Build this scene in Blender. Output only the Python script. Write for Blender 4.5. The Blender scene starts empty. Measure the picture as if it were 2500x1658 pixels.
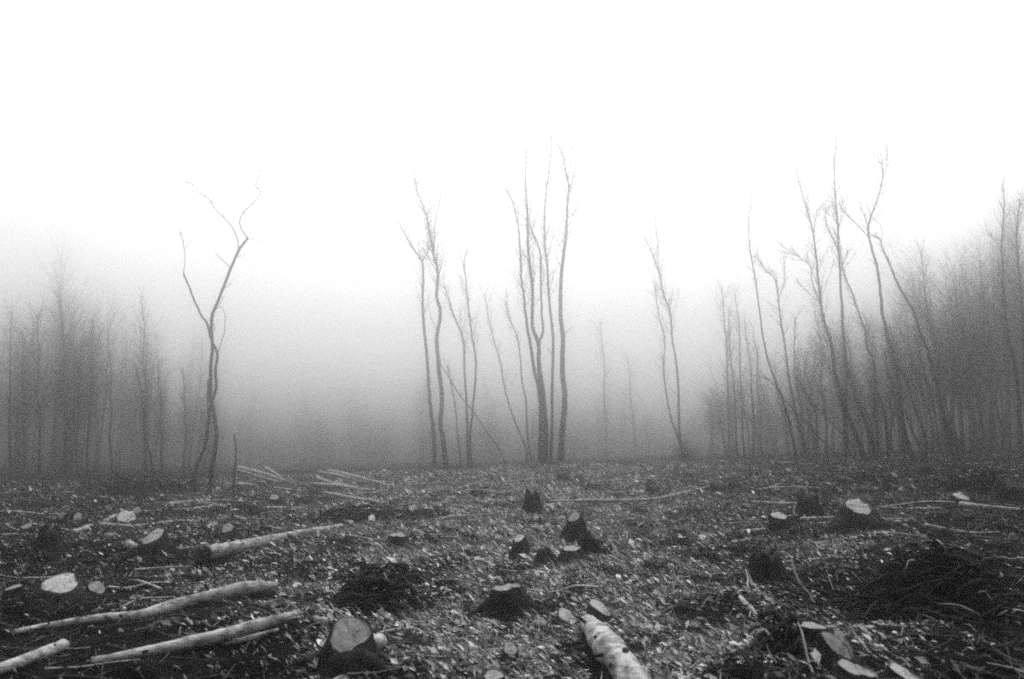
import bpy, math, random
import numpy as np
from mathutils import Vector, Matrix, Quaternion

random.seed(7)
rng = np.random.default_rng(11)
R = math.radians
SC = bpy.context.scene
COL = SC.collection

# ------------------------------------------------------------------ camera
W0, H0 = 2500.0, 1658.0            # the photograph's own pixels, used to read off directions
LENS = 28.0
F = LENS / 36.0 * W0
PITCH = math.atan((1100 - H0 / 2) / F)
CAM_Z = 1.5
cam_d = bpy.data.cameras.new('camera')
cam_d.lens = LENS
cam_d.sensor_width = 36
cam_d.clip_end = 600
cam_d.dof.use_dof = True
cam_d.dof.focus_distance = 13.0
cam_d.dof.aperture_fstop = 2.0
cam = bpy.data.objects.new('camera', cam_d)
COL.objects.link(cam)
cam.location = (0, 0, CAM_Z)
cam.rotation_euler = (R(90) + PITCH, 0, 0)
SC.camera = cam

# ------------------------------------------------------------------ sky, sun, exposure
SUN_EL, SUN_AZ = R(58), R(4)       # sun veiled by the fog, high and ahead
world = bpy.data.worlds.new('World')
SC.world = world
world.use_nodes = True
nt = world.node_tree
nt.nodes.clear()
wo = nt.nodes.new('ShaderNodeOutputWorld')
bg = nt.nodes.new('ShaderNodeBackground')
sky = nt.nodes.new('ShaderNodeTexSky')
sky.sky_type = 'NISHITA'
sky.sun_disc = False
sky.sun_elevation = SUN_EL
sky.sun_rotation = SUN_AZ
sky.dust_density = 5.0
bw = nt.nodes.new('ShaderNodeRGBToBW')
tc = nt.nodes.new('ShaderNodeTexCoord')
sep = nt.nodes.new('ShaderNodeSeparateXYZ')
ov = nt.nodes.new('ShaderNodeMath'); ov.operation = 'MULTIPLY_ADD'; ov.use_clamp = False   # overcast sky: three times brighter overhead than at the horizon
ov.inputs[1].default_value = 4.4; ov.inputs[2].default_value = 0.64
mx = nt.nodes.new('ShaderNodeMath'); mx.operation = 'MAXIMUM'; mx.inputs[1].default_value = 0.0
mu = nt.nodes.new('ShaderNodeMath'); mu.operation = 'MULTIPLY'
nt.links.new(tc.outputs['Generated'], sep.inputs[0])
nt.links.new(sep.outputs['Z'], mx.inputs[0])
nt.links.new(mx.outputs[0], ov.inputs[0])
nt.links.new(sky.outputs['Color'], bw.inputs[0])
nt.links.new(bw.outputs[0], mu.inputs[0])
nt.links.new(ov.outputs[0], mu.inputs[1])
nt.links.new(mu.outputs[0], bg.inputs['Color'])
nt.links.new(bg.outputs[0], wo.inputs[0])
bg.inputs['Strength'].default_value = 0.15

sun_d = bpy.data.lights.new('sun', 'SUN')
sun_d.energy = 0.5
sun_d.angle = R(22)
sun = bpy.data.objects.new('sun', sun_d)
COL.objects.link(sun)
sd = Vector((math.sin(SUN_AZ) * math.cos(SUN_EL), math.cos(SUN_AZ) * math.cos(SUN_EL), math.sin(SUN_EL)))
sun.rotation_euler = (-sd).to_track_quat('-Z', 'Y').to_euler()

SC.view_settings.view_transform = 'Standard'
SC.view_settings.look = 'None'
SC.view_settings.exposure = 0.05
SC.view_settings.gamma = 1.0
SC.render.engine = 'CYCLES'
cy = SC.cycles
cy.use_denoising = False           # the picture keeps a fine grain
cy.filter_width = 1.9
cy.max_bounces = 8
cy.diffuse_bounces = 2
cy.glossy_bounces = 1
cy.volume_bounces = 6
cy.use_adaptive_sampling = False
cy.sample_clamp_direct = 3.0
cy.sample_clamp_indirect = 0.8

FOG = 0.031
FOG_G = 0.981


# ------------------------------------------------------------------ helpers
def tag(o, label=None, cat=None, group=None, kind=None):
    for k, v in (('label', label), ('category', cat), ('group', group), ('kind', kind)):
        if v:
            o[k] = v
    return o


def empty(name, loc, label, cat, group=None):
    o = bpy.data.objects.new(name, None)
    o.empty_display_size = 0.1
    COL.objects.link(o)
    o.location = loc
    return tag(o, label, cat, group)


def vnoise(x, y, seed=0):
    """smooth value noise, arrays in, -1..1 out"""
    x = np.asarray(x, float); y = np.asarray(y, float)
    xi = np.floor(x).astype(np.int64); yi = np.floor(y).astype(np.int64)
    fx = x - xi; fy = y - yi
    fx = fx * fx * (3 - 2 * fx); fy = fy * fy * (3 - 2 * fy)

    def h(a, b):
        n = (a * 374761393 + b * 668265263 + seed * 1274126177) & 0xFFFFFFFF
        n = ((n ^ (n >> 13)) * 1274126177) & 0xFFFFFFFF
        n = n ^ (n >> 16)
        return (n & 0xFFFF) / 32767.5 - 1
    return (h(xi, yi) * (1 - fx) + h(xi + 1, yi) * fx) * (1 - fy) + (h(xi, yi + 1) * (1 - fx) + h(xi + 1, yi + 1) * fx) * fy


def terrain(x, y):
    x = np.asarray(x, float); y = np.asarray(y, float)
    yy = np.clip(y, -6, 29)
    base = 0.0285 * yy
    k = np.clip(yy / 27.0, 0, 1)
    xr = 24 * np.tanh(x / 24)
    base = base + 0.0315 * xr * k
    base = base + 0.05 * np.clip((xr - 6) / 10, 0, 1.6) * k
    far = np.clip(y - 29, 0, 60)
    base = base - 0.006 * far
    b = 0.09 * vnoise(x / 2.3 + 5, y / 2.3, 1) + 0.075 * vnoise(x / .9, y / .9 + 3, 2)
    b = b + 0.038 * vnoise(x / .33, y / .33, 3) + 0.018 * vnoise(x / .13, y / .13, 4)
    return base + b * np.clip(1.15 - k * .35, 0.6, 1.2)


def T(x, y):
    return float(terrain(x, y))


CP, SP = math.cos(PITCH), math.sin(PITCH)


def ray(px, py):
    a = (px - W0 / 2) / F
    b = (H0 / 2 - py) / F
    return np.array([a, CP - b * SP, SP + b * CP])


_ts = np.concatenate([np.arange(2.0, 12, .015), np.arange(12, 29.5, .03)])


def ground(px, py, lift=0.0):
    """the spot of the clearing seen in that direction"""
    d = ray(px, py); d = d / d[1]
    z = CAM_Z + d[2] * _ts
    g = terrain(d[0] * _ts, _ts) + lift
    hit = np.nonzero(z <= g)[0]
    t = _ts[hit[0]] if len(hit) else 28.0
    return Vector((d[0] * t, t, T(d[0] * t, t) + lift))


def at(px, py, Y):
    d = ray(px, py)
    d = d / d[1] * Y
    return Vector((d[0], d[1], d[2] + CAM_Z))


class MB:
    def __init__(s):
        s.v = []; s.f = []; s.t = []

    def tube(s, pts, radii, n=6, cap=True, tone=0.5, wob=0.0):
        pts = [Vector(p) for p in pts]
        k0 = len(s.v)
        up = None
        m = len(pts)
        for i, p in enumerate(pts):
            d = (pts[min(i + 1, m - 1)] - pts[max(i - 1, 0)])
            if d.length < 1e-7:
                d = Vector((0, 0, 1))
            d.normalize()
            if up is None:
                up = d.orthogonal().normalized()
            else:
                up = (up - d * up.dot(d))
                up = up.normalized() if up.length > 1e-6 else d.orthogonal().normalized()
            b = d.cross(up)
            for j in range(n):
                a = 2 * math.pi * j / n
                r = radii[i] * (1 + (random.uniform(-wob, wob) if wob else 0))
                s.v.append(p + up * (r * math.cos(a)) + b * (r * math.sin(a)))
        for i in range(m - 1):
            for j in range(n):
                a = k0 + i * n + j; b2 = k0 + i * n + (j + 1) % n
                s.f.append((a, b2, b2 + n, a + n)); s.t.append(tone)
        if cap:
            s.f.append(tuple(k0 + j for j in range(n))[::-1]); s.t.append(tone)
            s.f.append(tuple(k0 + (m - 1) * n + j for j in range(n))); s.t.append(tone)

    def build(s, name, mat, parent=None, smooth=True, origin=None):
        me = bpy.data.meshes.new(name)
        o0 = Vector(origin) if origin is not None else Vector((0, 0, 0))
        me.from_pydata([tuple(Vector(v) - o0) for v in s.v], [], s.f)
        me.materials.append(mat)
        if smooth:
            me.polygons.foreach_set('use_smooth', [True] * len(me.polygons))
        me.update()
        o = bpy.data.objects.new(name, me)
        COL.objects.link(o)
        if parent is not None:
            o.parent = parent
        elif origin is not None:
            o.location = o0
        return o


def np_mesh(name, verts, faces, mat, tone=None, smooth=False):
    """verts (N,3), faces (M,k) all with the same k; tone one value per vertex"""
    me = bpy.data.meshes.new(name)
    k = faces.shape[1]
    me.vertices.add(len(verts)); me.vertices.foreach_set('co', verts.astype(np.float32).ravel())
    me.loops.add(faces.size); me.loops.foreach_set('vertex_index', faces.astype(np.int32).ravel())
    me.polygons.add(len(faces))
    me.polygons.foreach_set('loop_start', np.arange(0, faces.size, k, dtype=np.int32))
    me.polygons.foreach_set('loop_total', np.full(len(faces), k, dtype=np.int32))
    if smooth:
        me.polygons.foreach_set('use_smooth', np.ones(len(faces), dtype=bool))
    me.update(calc_edges=True)
    if tone is not None:
        at_ = me.attributes.new('tone', 'FLOAT', 'POINT')
        at_.data.foreach_set('value', tone.astype(np.float32))
    me.materials.append(mat)
    o = bpy.data.objects.new(name, me)
    COL.objects.link(o)
    return o


def smooth_path(P, n=4):
    """Catmull-Rom through points"""
    P = [Vector(p) for p in P]
    if len(P) < 3:
        return [P[0].lerp(P[-1], i / (n * 2)) for i in range(n * 2 + 1)]
    out = []
    for i in range(len(P) - 1):
        p0 = P[max(i - 1, 0)]; p1 = P[i]; p2 = P[i + 1]; p3 = P[min(i + 2, len(P) - 1)]
        for k in range(n):
            t = k / n
            out.append(0.5 * ((2 * p1) + (p2 - p0) * t + (2 * p0 - 5 * p1 + 4 * p2 - p3) * t * t + (3 * p1 - p0 - 3 * p2 + p3) * t ** 3))
    out.append(P[-1])
    return out


# ------------------------------------------------------------------ materials (black and white film: every colour is a grey)
def mat_noise(name, lo, hi, scale=6, rough=0.9, detail=6, stretch=(1, 1, 1), bump=0.0, bump_scale=None, p0=.35, p1=.65, attr=False, spec=.2):
    m = bpy.data.materials.new(name); m.use_nodes = True
    n = m.node_tree; bs = n.nodes['Principled BSDF']
    bs.inputs['Roughness'].default_value = rough
    bs.inputs['Specular IOR Level'].default_value = spec
    tcn = n.nodes.new('ShaderNodeTexCoord'); mp = n.nodes.new('ShaderNodeMapping')
    mp.inputs['Scale'].default_value = stretch
    nz = n.nodes.new('ShaderNodeTexNoise'); nz.inputs['Scale'].default_value = scale; nz.inputs['Detail'].default_value = detail
    rp = n.nodes.new('ShaderNodeValToRGB')
    rp.color_ramp.elements[0].position = p0; rp.color_ramp.elements[1].position = p1
    rp.color_ramp.elements[0].color = (lo, lo, lo, 1); rp.color_ramp.elements[1].color = (hi, hi, hi, 1)
    n.links.new(tcn.outputs['Object'], mp.inputs[0]); n.links.new(mp.outputs[0], nz.inputs['Vector'])
    n.links.new(nz.outputs['Fac'], rp.inputs[0])
    out = rp.outputs[0]
    if attr:
        a = n.nodes.new('ShaderNodeAttribute'); a.attribute_name = 'tone'
        mm = n.nodes.new('ShaderNodeMix'); mm.data_type = 'RGBA'; mm.blend_type = 'MULTIPLY'; mm.inputs[0].default_value = 1
        n.links.new(out, mm.inputs[6]); n.links.new(a.outputs['Fac'], mm.inputs[7])
        out = mm.outputs[2]
    n.links.new(out, bs.inputs['Base Color'])
    if bump:
        nb = n.nodes.new('ShaderNodeTexNoise'); nb.inputs['Scale'].default_value = bump_scale or scale * 3; nb.inputs['Detail'].default_value = 8
        n.links.new(mp.outputs[0], nb.inputs['Vector'])
        bp = n.nodes.new('ShaderNodeBump'); bp.inputs['Strength'].default_value = 1; bp.inputs['Distance'].default_value = bump
        n.links.new(nb.outputs['Fac'], bp.inputs['Height']); n.links.new(bp.outputs[0], bs.inputs['Normal'])
    return m


M_SOIL = mat_noise('soil', .002, .009, scale=3.0, bump=.03, bump_scale=14, p0=.4, p1=.7, rough=1, spec=.0)
M_LITTER = mat_noise('leaf_litter', .75, 1.0, scale=40, attr=True, spec=.15, rough=.8)
M_BARK = mat_noise('dark_bark', .003, .018, scale=9, stretch=(1, 1, .25), bump=.02, bump_scale=26, rough=.95, spec=.08)
M_TRUNK = mat_noise('standing_bark', .012, .04, scale=5, stretch=(1, 1, .2), spec=.1)
M_TWIG = mat_noise('twig_bark', .012, .035, scale=5, spec=.1)
M_FARTREE = mat_noise('far_bark', .01, .03, scale=2, spec=.05)
M_LOG = mat_noise('pale_log_bark', .05, .31, scale=11, p0=.33, p1=.60, stretch=(1, 1, 2.2), detail=9, bump=.012, bump_scale=30, spec=.2, rough=.75)
M_STICK = mat_noise('grey_stick_bark', .12, .36, scale=9, p0=.3, p1=.6, spec=.15)
M_DARKSTICK = mat_noise('dark_stick_bark', .005, .018, scale=9, spec=.1)
M_MOSS = mat_noise('dark_moss', .003, .010, scale=16, bump=.03, bump_scale=30, rough=1, spec=.03)
M_LEAF = mat_noise('dark_leaves', .012, .05, scale=5, spec=.25, rough=.6)


def mat_cut():
    """sawn wood: faint growth rings, radial cracks, dirt, saw lines"""
    m = bpy.data.materials.new('sawn_wood'); m.use_nodes = True
    n = m.node_tree; bs = n.nodes['Principled BSDF']; bs.inputs['Roughness'].default_value = .85
    bs.inputs['Specular IOR Level'].default_value = .15
    a = n.nodes.new('ShaderNodeAttribute'); a.attribute_name = 'ring'
    tcn = n.nodes.new('ShaderNodeTexCoord')
    nz = n.nodes.new('ShaderNodeTexNoise'); nz.inputs['Scale'].default_value = 22; nz.inputs['Detail'].default_value = 7
    n.links.new(tcn.outputs['Object'], nz.inputs['Vector'])
    w1 = n.nodes.new('ShaderNodeMath'); w1.operation = 'MULTIPLY_ADD'; w1.inputs[1].default_value = 42
    w2 = n.nodes.new('ShaderNodeMath'); w2.operation = 'MULTIPLY'; w2.inputs[1].default_value = 6
    n.links.new(nz.outputs['Fac'], w2.inputs[0]); n.links.new(a.outputs['Fac'], w1.inputs[0]); n.links.new(w2.outputs[0], w1.inputs[2])
    si = n.nodes.new('ShaderNodeMath'); si.operation = 'SINE'; n.links.new(w1.outputs[0], si.inputs[0])
    mr = n.nodes.new('ShaderNodeMapRange'); mr.inputs[1].default_value = -1; mr.inputs[2].default_value = 1
    mr.inputs[3].default_value = .66; mr.inputs[4].default_value = 1.0
    n.links.new(si.outputs[0], mr.inputs[0])
    rp = n.nodes.new('ShaderNodeValToRGB')
    rp.color_ramp.elements[0].position = .34; rp.color_ramp.elements[1].position = .5
    rp.color_ramp.elements[0].color = (.20, .20, .20, 1); rp.color_ramp.elements[1].color = (.38, .38, .38, 1)
    n.links.new(nz.outputs['Fac'], rp.inputs[0])
    mm = n.nodes.new('ShaderNodeMix'); mm.data_type = 'RGBA'; mm.blend_type = 'MULTIPLY'; mm.inputs[0].default_value = 1
    n.links.new(rp.outputs[0], mm.inputs[6]); n.links.new(mr.outputs[0], mm.inputs[7])
    # dark bark rim and heart
    rr = n.nodes.new('ShaderNodeValToRGB')
    e = rr.color_ramp.elements
    e[0].position = 0; e[0].color = (.55, .55, .55, 1); e[1].position = .09; e[1].color = (1, 1, 1, 1)
    x = e.new(.88); x.color = (1, 1, 1, 1); x = e.new(.97); x.color = (.25, .25, .25, 1)
    n.links.new(a.outputs['Fac'], rr.inputs[0])
    m2 = n.nodes.new('ShaderNodeMix'); m2.data_type = 'RGBA'; m2.blend_type = 'MULTIPLY'; m2.inputs[0].default_value = 1
    n.links.new(mm.outputs[2], m2.inputs[6]); n.links.new(rr.outputs[0], m2.inputs[7])
    oi = n.nodes.new('ShaderNodeObjectInfo'); mr2 = n.nodes.new('ShaderNodeMapRange')
    mr2.inputs[3].default_value = .5; mr2.inputs[4].default_value = .92
    n.links.new(oi.outputs['Random'], mr2.inputs[0])
    m3 = n.nodes.new('ShaderNodeMix'); m3.data_type = 'RGBA'; m3.blend_type = 'MULTIPLY'; m3.inputs[0].default_value = 1
    n.links.new(m2.outputs[2], m3.inputs[6]); n.links.new(mr2.outputs[0], m3.inputs[7])
    n.links.new(m3.outputs[2], bs.inputs['Base Color'])
    bp = n.nodes.new('ShaderNodeBump'); bp.inputs['Distance'].default_value = .006
    n.links.new(nz.outputs['Fac'], bp.inputs['Height']); n.links.new(bp.outputs[0], bs.inputs['Normal'])
    return m


M_CUT = mat_cut()

# ------------------------------------------------------------------ ground
def ground_mesh():
    tx = np.linspace(-1, 1, 760)
    xs = 100 * np.sinh(3.6 * tx) / math.sinh(3.6)
    ty = np.linspace(-0.34, 1, 620)
    ys = 4.5 + 92 * np.sinh(3.5 * ty) / math.sinh(3.5)
    ys = np.concatenate([[-90, -60, -40, -25, -15, -9, -6], ys])
    X, Y = np.meshgrid(xs, ys)
    Z = terrain(X, Y)
    v = np.stack([X, Y, Z], -1).reshape(-1, 3)
    ny, nx = X.shape
    i = np.arange(ny - 1)[:, None] * nx + np.arange(nx - 1)[None]
    i = i.ravel()
    f = np.stack([i, i + 1, i + nx + 1, i + nx], 1)
    o = np_mesh('ground', v, f, M_SOIL, smooth=True)
    o['kind'] = 'structure'


ground_mesh()


# ------------------------------------------------------------------ stumps
STUMPS = []   # (x, y, r) used to keep litter off


def face_mesh(center, nrm, axis, outline, name, parent, bulge=0.0):
    """sawn face inside a closed outline of points already in space"""
    n = len(outline)
    rings = [0.0, .2, .4, .6, .8, .93, 1.0]
    verts = [center + nrm * bulge]
    vals = [0.0]
    for r in rings[1:]:
        for p in outline:
            d = (p - center) * r
            verts.append(center + d + nrm * (bulge * (1 - r * r) + ((.05 * (center - p).length * float(vnoise(p.x * 14, p.y * 14 + r * 2, 41)) - (.10 * (center - p).length if (p - center).dot(axis) * r > .35 * (center - p).length else 0)) if r < 1 else 0)))
            vals.append(r)
    faces = [(0, 1 + j, 1 + (j + 1) % n) for j in range(n)]
    for k in range(len(rings) - 2):
        for j in range(n):
            a = 1 + k * n + j; b = 1 + k * n + (j + 1) % n
            faces.append((a, a + n, b + n, b))
    me = bpy.data.meshes.new(name)
    me.from_pydata([tuple(v) for v in verts], [], faces)
    at_ = me.attributes.new('ring', 'FLOAT', 'POINT')
    at_.data.foreach_set('value', vals)
    me.materials.append(M_CUT)
    me.polygons.foreach_set('use_smooth', [True] * len(me.polygons))
    o = bpy.data.objects.new(name, me)
    COL.objects.link(o)
    o.parent = parent
    return o


def stump(label, px, py, w, h, basey, basew, tilt=0.0, lobes=(), cut=True, jag=0.0, roots=5, cat='stump', group='cut tree stumps on the cleared ground', top_x=0.0, hole=False):
    """px,py centre of the sawn top; w,h its size; basey where the near foot meets the ground; tilt = slant of the top in the view, degrees"""
    g = ground(px, basey)
    d = g.y
    sc = d / F
    rb = basew / 2 * sc
    yc = d + rb * .8
    r = w / 2 * sc
    top = at(px, py, yc)
    base = Vector((top.x - top_x * sc, yc, T(top.x, yc)))
    if top.z < base.z + .05:
        top.z = base.z + .05
    root = empty('tree_stump', base, label, cat, group)
    STUMPS.append((base.x, base.y, max(r * 1.0, rb * .55)))
    # normal of the cut: lean towards the camera so that its height in view is h
    dep = math.atan2(CAM_Z - top.z, d)
    lean = math.asin(min(.98, max(h / w, .05))) - dep
    lean = min(max(lean, -.12), R(50))
    nrm = Vector((0, -math.sin(lean), math.cos(lean)))
    ta = R(tilt)
    nrm = Quaternion(Vector((0, 1, 0)), -ta) @ nrm
    u = Vector((math.cos(ta), 0, math.sin(ta)))
    u = (u - nrm * u.dot(nrm)).normalized()
    vv = nrm.cross(u)
    n = 44
    ph = [random.uniform(0, 6.28) for _ in range(4)]
    rad = []
    for j in range(n):
        a = 2 * math.pi * j / n
        k = 1 + .08 * math.cos(2 * a + ph[0]) + .06 * math.cos(3 * a + ph[1]) + .04 * math.cos(5 * a + ph[2]) + .02 * math.cos(13 * a + ph[3]) + .05 * float(vnoise(j * .45, px * 1.3, 31))
        for (la, lw, ld) in lobes:
            dd = (a - R(la) + math.pi) % (2 * math.pi) - math.pi
            k += ld * math.exp(-(dd / lw) ** 2)
        rad.append(k)
    loc = lambda p: p - base
    outline = []
    for j in range(n):
        a = 2 * math.pi * j / n
        j_ = jag * sc * (max(0, vnoise(j * .37, px, 9)) + .3 * random.random()) if jag else 0
        outline.append(top + (u * math.cos(a) + vv * math.sin(a)) * r * rad[j] + nrm * j_)
    # bark body, from below the ground up to the rim
    mb = MB()
    L = 9
    flare = [random.uniform(.0, 1) for _ in range(roots)]
    rph = random.uniform(0, 6.28)
    foot = []
    for j in range(n):
        a = 2 * math.pi * j / n
        fl = 1 + .22 * sum(max(0, math.cos(a - rph - 2 * math.pi * i / roots)) ** 14 * (0.6 + flare[i]) for i in range(roots)) * 2
        q = Vector((math.cos(a), math.sin(a) * .8, 0)) * rb * fl * .92
        z = T(base.x + q.x, base.y + q.y) - .08
        foot.append(Vector((base.x + q.x, base.y + q.y, z)))
    for i in range(L):
        t = i / (L - 1)
        e = t ** .55
        for j in range(n):
            # start angles agree: outline uses u ~ +x and vv ~ +y
            p = foot[j].lerp(outline[j], t)
            c0 = base.lerp(top, t)
            pr = Vector((p.x - c0.x, p.y - c0.y, 0))
            lin = pr.length
            rt = (outline[j] - top).length; rf = (foot[j] - base).length
            want = rt + (rf - rt) * (1 - e) ** 1.0
            if i in (0, L - 1):
                q = p
            else:
                dirv = pr.normalized() if lin > 1e-5 else Vector((1, 0, 0))
                q = Vector((c0.x, c0.y, p.z)) + dirv * (lin * .35 + want * .65) * (1 + .09 * float(vnoise(j * .9, i * 1.4 + px, 5)) + .07 * float(vnoise(j * .45, px, 6)))
            mb.v.append(loc(q))
    for i in range(L - 1):
        for j in range(n):
            a = i * n + j; b = i * n + (j + 1) % n
            mb.f.append((a, b, b + n, a + n))
    if not cut:
        k0 = len(mb.v)
        mb.v.append(loc(top - nrm * r * .25))
        for j in range(n):
            mb.f.append(((L - 1) * n + j, (L - 1) * n + (j + 1) % n, k0))
    mb.build('bark', M_BARK, root)
    tall = top.z - base.z
    if basew >= 76 and tall > rb * .55:
        for k in range(4 if basew > 110 else 3):
            an = random.choice((random.uniform(math.pi * .8, math.pi * 1.25), random.uniform(math.pi * 1.75, math.pi * 2.2)))
            dv = Vector((math.cos(an), math.sin(an) * .7, 0))
            z0 = tall * random.uniform(.25, .5)
            pts_ = []
            for t_ in (0, .4, .75, 1.15):
                q = dv * rb * (.35 + t_ * .95)
                gz = T(base.x + q.x, base.y + q.y) - base.z
                pts_.append(Vector((q.x, q.y, z0 * (1 - t_ / 1.15) ** 1.6 + gz * (t_ / 1.15))))
            sb = MB(); sb.tube(smooth_path(pts_, 3), list(np.linspace(min(rb * .30, tall * .3), rb * .08, 10)), 9, wob=.14)
            sb.build('root_spur', M_BARK, root)
    if cut:
        inner = [loc(p) + (loc(top) - loc(p)) * .02 + nrm * .003 for p in outline]
        face_mesh(loc(top) + nrm * .004, nrm, u, inner, 'cut_face', root, bulge=r * .03 + .002)
    return root


def log(label, pts, w, cat='log', group=None, mat=None, lift=None, ends=(True, True), knots=3, name='felled_log', sides=14, twigs=0, up=(0, 0), rest=True, rooty=False):
    """pts in picture pixels along the middle of the log, w = (first width, last width[, ...]) in pixels"""
    mat = mat or M_LOG
    P = []; Rr = []
    m = len(pts)
    for i, (x, y) in enumerate(pts):
        t = i / max(1, m - 1)
        ww = np.interp(t, np.linspace(0, 1, len(w)), w)
        g = ground(x, y)
        r = ww / 2 * g.y / F
        g = ground(x, y, r * .8)
        P.append(g); Rr.append(r)
    if rest and m > 2:      # a log bridges the dips between its high spots
        lo = [p.z for p in P]
        for i in range(1, m - 1):
            t = i / (m - 1)
            P[i].z = max(P[i].z, (P[0].z * (1 - t) + P[-1].z * t) * .6 + P[i].z * .4)
    for i in range(m):
        t = i / max(1, m - 1)
        P[i].z += up[0] * (1 - t) + up[1] * t
        for q in ((0,) if i == m - 1 else (0, .25, .5, .75)):
            e = P[i] if not q else P[i].lerp(P[i + 1], q)
            STUMPS.append((e.x, e.y - Rr[i] * .8, Rr[i] * 1.5))
    c = sum(P, Vector()) / m
    root_loc = Vector((c.x, c.y, T(c.x, c.y)))
    sp = smooth_path(P, 5)
    rr = list(np.interp(np.linspace(0, 1, len(sp)), np.linspace(0, 1, m), Rr))
    big = max(w) >= 12
    rr = [r * (1 + .09 * float(vnoise(i * .9, pts[0][0], 3))) for i, r in enumerate(rr)]
    sp = [p - root_loc for p in sp]
    mb = MB()
    mb.tube(sp, rr, n=sides if big else 7, cap=True, wob=.05)
    if not big:
        mb.v = [Vector(v) for v in mb.v]
        for k in range(twigs):
            i = random.randrange(1, len(sp) - 1)
            d = Vector((random.uniform(-1, 1), random.uniform(-.4, .4), random.uniform(.1, .9))).normalized()
            L = random.uniform(.1, .35)
            mb.tube([sp[i], sp[i] + d * L * .5, sp[i] + d * L + Vector((0, 0, random.uniform(-.05, .05)))], [rr[i] * .45, rr[i] * .3, rr[i] * .12], 4)
        o = mb.build(name, mat, None)
        o.location = root_loc
        tag(o, label, cat, group)
        return o
    root = empty(name, root_loc, label, cat, group)
    mb.build('bark', mat, root)
    for k in range(knots):
        i = random.randrange(2, len(sp) - 2)
        d = Vector((random.uniform(-1, 1), random.uniform(-1, .1), random.uniform(.1, 1))).normalized()
        kb = MB()
        L = rr[i] * random.choice((1.12, 1.2, 2.0, 2.6))
        q0 = rr[i] * random.uniform(.16, .34)
        kb.tube([sp[i], sp[i] + d * L * .9, sp[i] + d * L], [q0, q0 * .8, q0 * .5], 7, wob=.2)
        kb.build('knot', M_BARK, root)
    if rooty:
        kb = MB()
        for k in range(7):
            d = ((sp[0] - sp[1]).normalized() * random.uniform(.1, .9) + Vector((random.uniform(-.5, .9), random.uniform(-1.2, -.2), random.uniform(-.5, .6)))).normalized()
            L = rr[0] * random.uniform(1.6, 2.6)
            kb.tube([sp[1] * .4 + sp[0] * .6, sp[0] + d * L * .6, sp[0] + d * L], [rr[0] * .6, rr[0] * .4, rr[0] * .2], 8, wob=.15)
        kb.build('root_end', M_BARK, root)
    for e, s in ((0, ends[0]), (-1, ends[1])):
        if not s:
            continue
        nrm = (sp[0] - sp[1]).normalized() if e == 0 else (sp[-1] - sp[-2]).normalized()
        c0 = sp[e] + nrm * .003
        a1 = nrm.orthogonal().normalized(); a2 = nrm.cross(a1)
        ol = [c0 + (a1 * math.cos(2 * math.pi * j / 24) + a2 * math.sin(2 * math.pi * j / 24)) * rr[e] * .97 for j in range(24)]
        face_mesh(c0, nrm, a1, ol, 'cut_face', root, bulge=.003)
    return root


# ---- the stumps one can make out, each where it stands
stump('broad stump with a large round pale top low down near the left edge', 147, 1425, 90, 46, 1484, 165, tilt=-4, lobes=[(250, .35, -.18)])
stump('small stump with a slanted oval top just right of the broad low stump', 237, 1434, 40, 22, 1462, 62, tilt=-28)
stump('low stump showing a thin pale sliver of top at the left edge', 34, 1434, 38, 13, 1460, 60, tilt=12)
stump('tall dark flared stump with a slanted pale top behind the curved log', 375, 1309, 58, 34, 1370, 128, tilt=22)
stump('small stump with round pale top just below the long thin pole', 556, 1289, 32, 22, 1326, 92, tilt=14)
stump('tiny stump with a round pale top, right one of a close pair far left', 190, 1262, 22, 17, 1280, 34, tilt=-25)
stump('tiny stump with a round pale top, left one of a close pair far left', 150, 1258, 18, 17, 1276, 28)
stump('wide low stump with a pale ragged top behind the long thin pole', 309, 1262, 48, 24, 1280, 64, tilt=-18, jag=3)
stump('small pale topped stump peeping over the ragged stump behind the pole', 334, 1246, 20, 15, 1266, 30, tilt=-20)
stump('low stump with a dull grey oval top near the left edge', 65, 1285, 28, 14, 1304, 44, tilt=10)
stump('dark broken stump without a pale top, left of the tall flared stump', 122, 1296, 38, 12, 1352, 74, cut=False, jag=14, group='broken dark stumps')
stump('small low stump with a pale top beside the far pile of poles', 670, 1214, 24, 12, 1232, 40)
stump('large foreground stump with broad rounded pale top and a billet across its foot', 853, 1548, 92, 84, 1668, 190, tilt=-6, lobes=[(35, .5, .16), (150, .5, .12), (270, .4, .08)], roots=4)
stump('squat dark stump with a thin pale rim in the middle distance left of centre', 972, 1307, 42, 9, 1346, 80, tilt=-5, jag=3)
stump('dark pointed stump leaning left beyond the double stool', 1296, 1213, 22, 8, 1258, 56, cut=False, jag=16, top_x=-6, group='broken dark stumps')
stump('small dark stump with a pale chip of top left of the tall back stump', 1308, 1264, 18, 12, 1292, 58, tilt=30)
stump('rear stump of the mossy double stool, pale oval top slanting up to the right', 1402, 1262, 33, 19, 1335, 98, tilt=26, roots=6)
stump('front stump of the mossy double stool with a flat bar shaped pale top', 1396, 1339, 42, 14, 1384, 98, tilt=3, roots=6)
stump('upright dark stump with a slanted pale top left of the double stool', 1268, 1314, 30, 14, 1370, 66, tilt=28)
stump('broken dark stub between the upright stump and the double stool', 1330, 1345, 26, 10, 1384, 66, cut=False, jag=9, group='broken dark stumps')
stump('big jagged dark stump with spreading roots and a thin pale edge, centre foreground', 1238, 1437, 74, 13, 1520, 150, tilt=6, jag=9, roots=7)
stump('stump with an oval pale top slanting down to the right behind the thick foreground log', 1465, 1483, 60, 25, 1528, 78, tilt=-27)
stump('low stump, pale oval top almost flush with litter, left of the thick foreground log', 1384, 1504, 52, 28, 1532, 62, tilt=-22)
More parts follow.
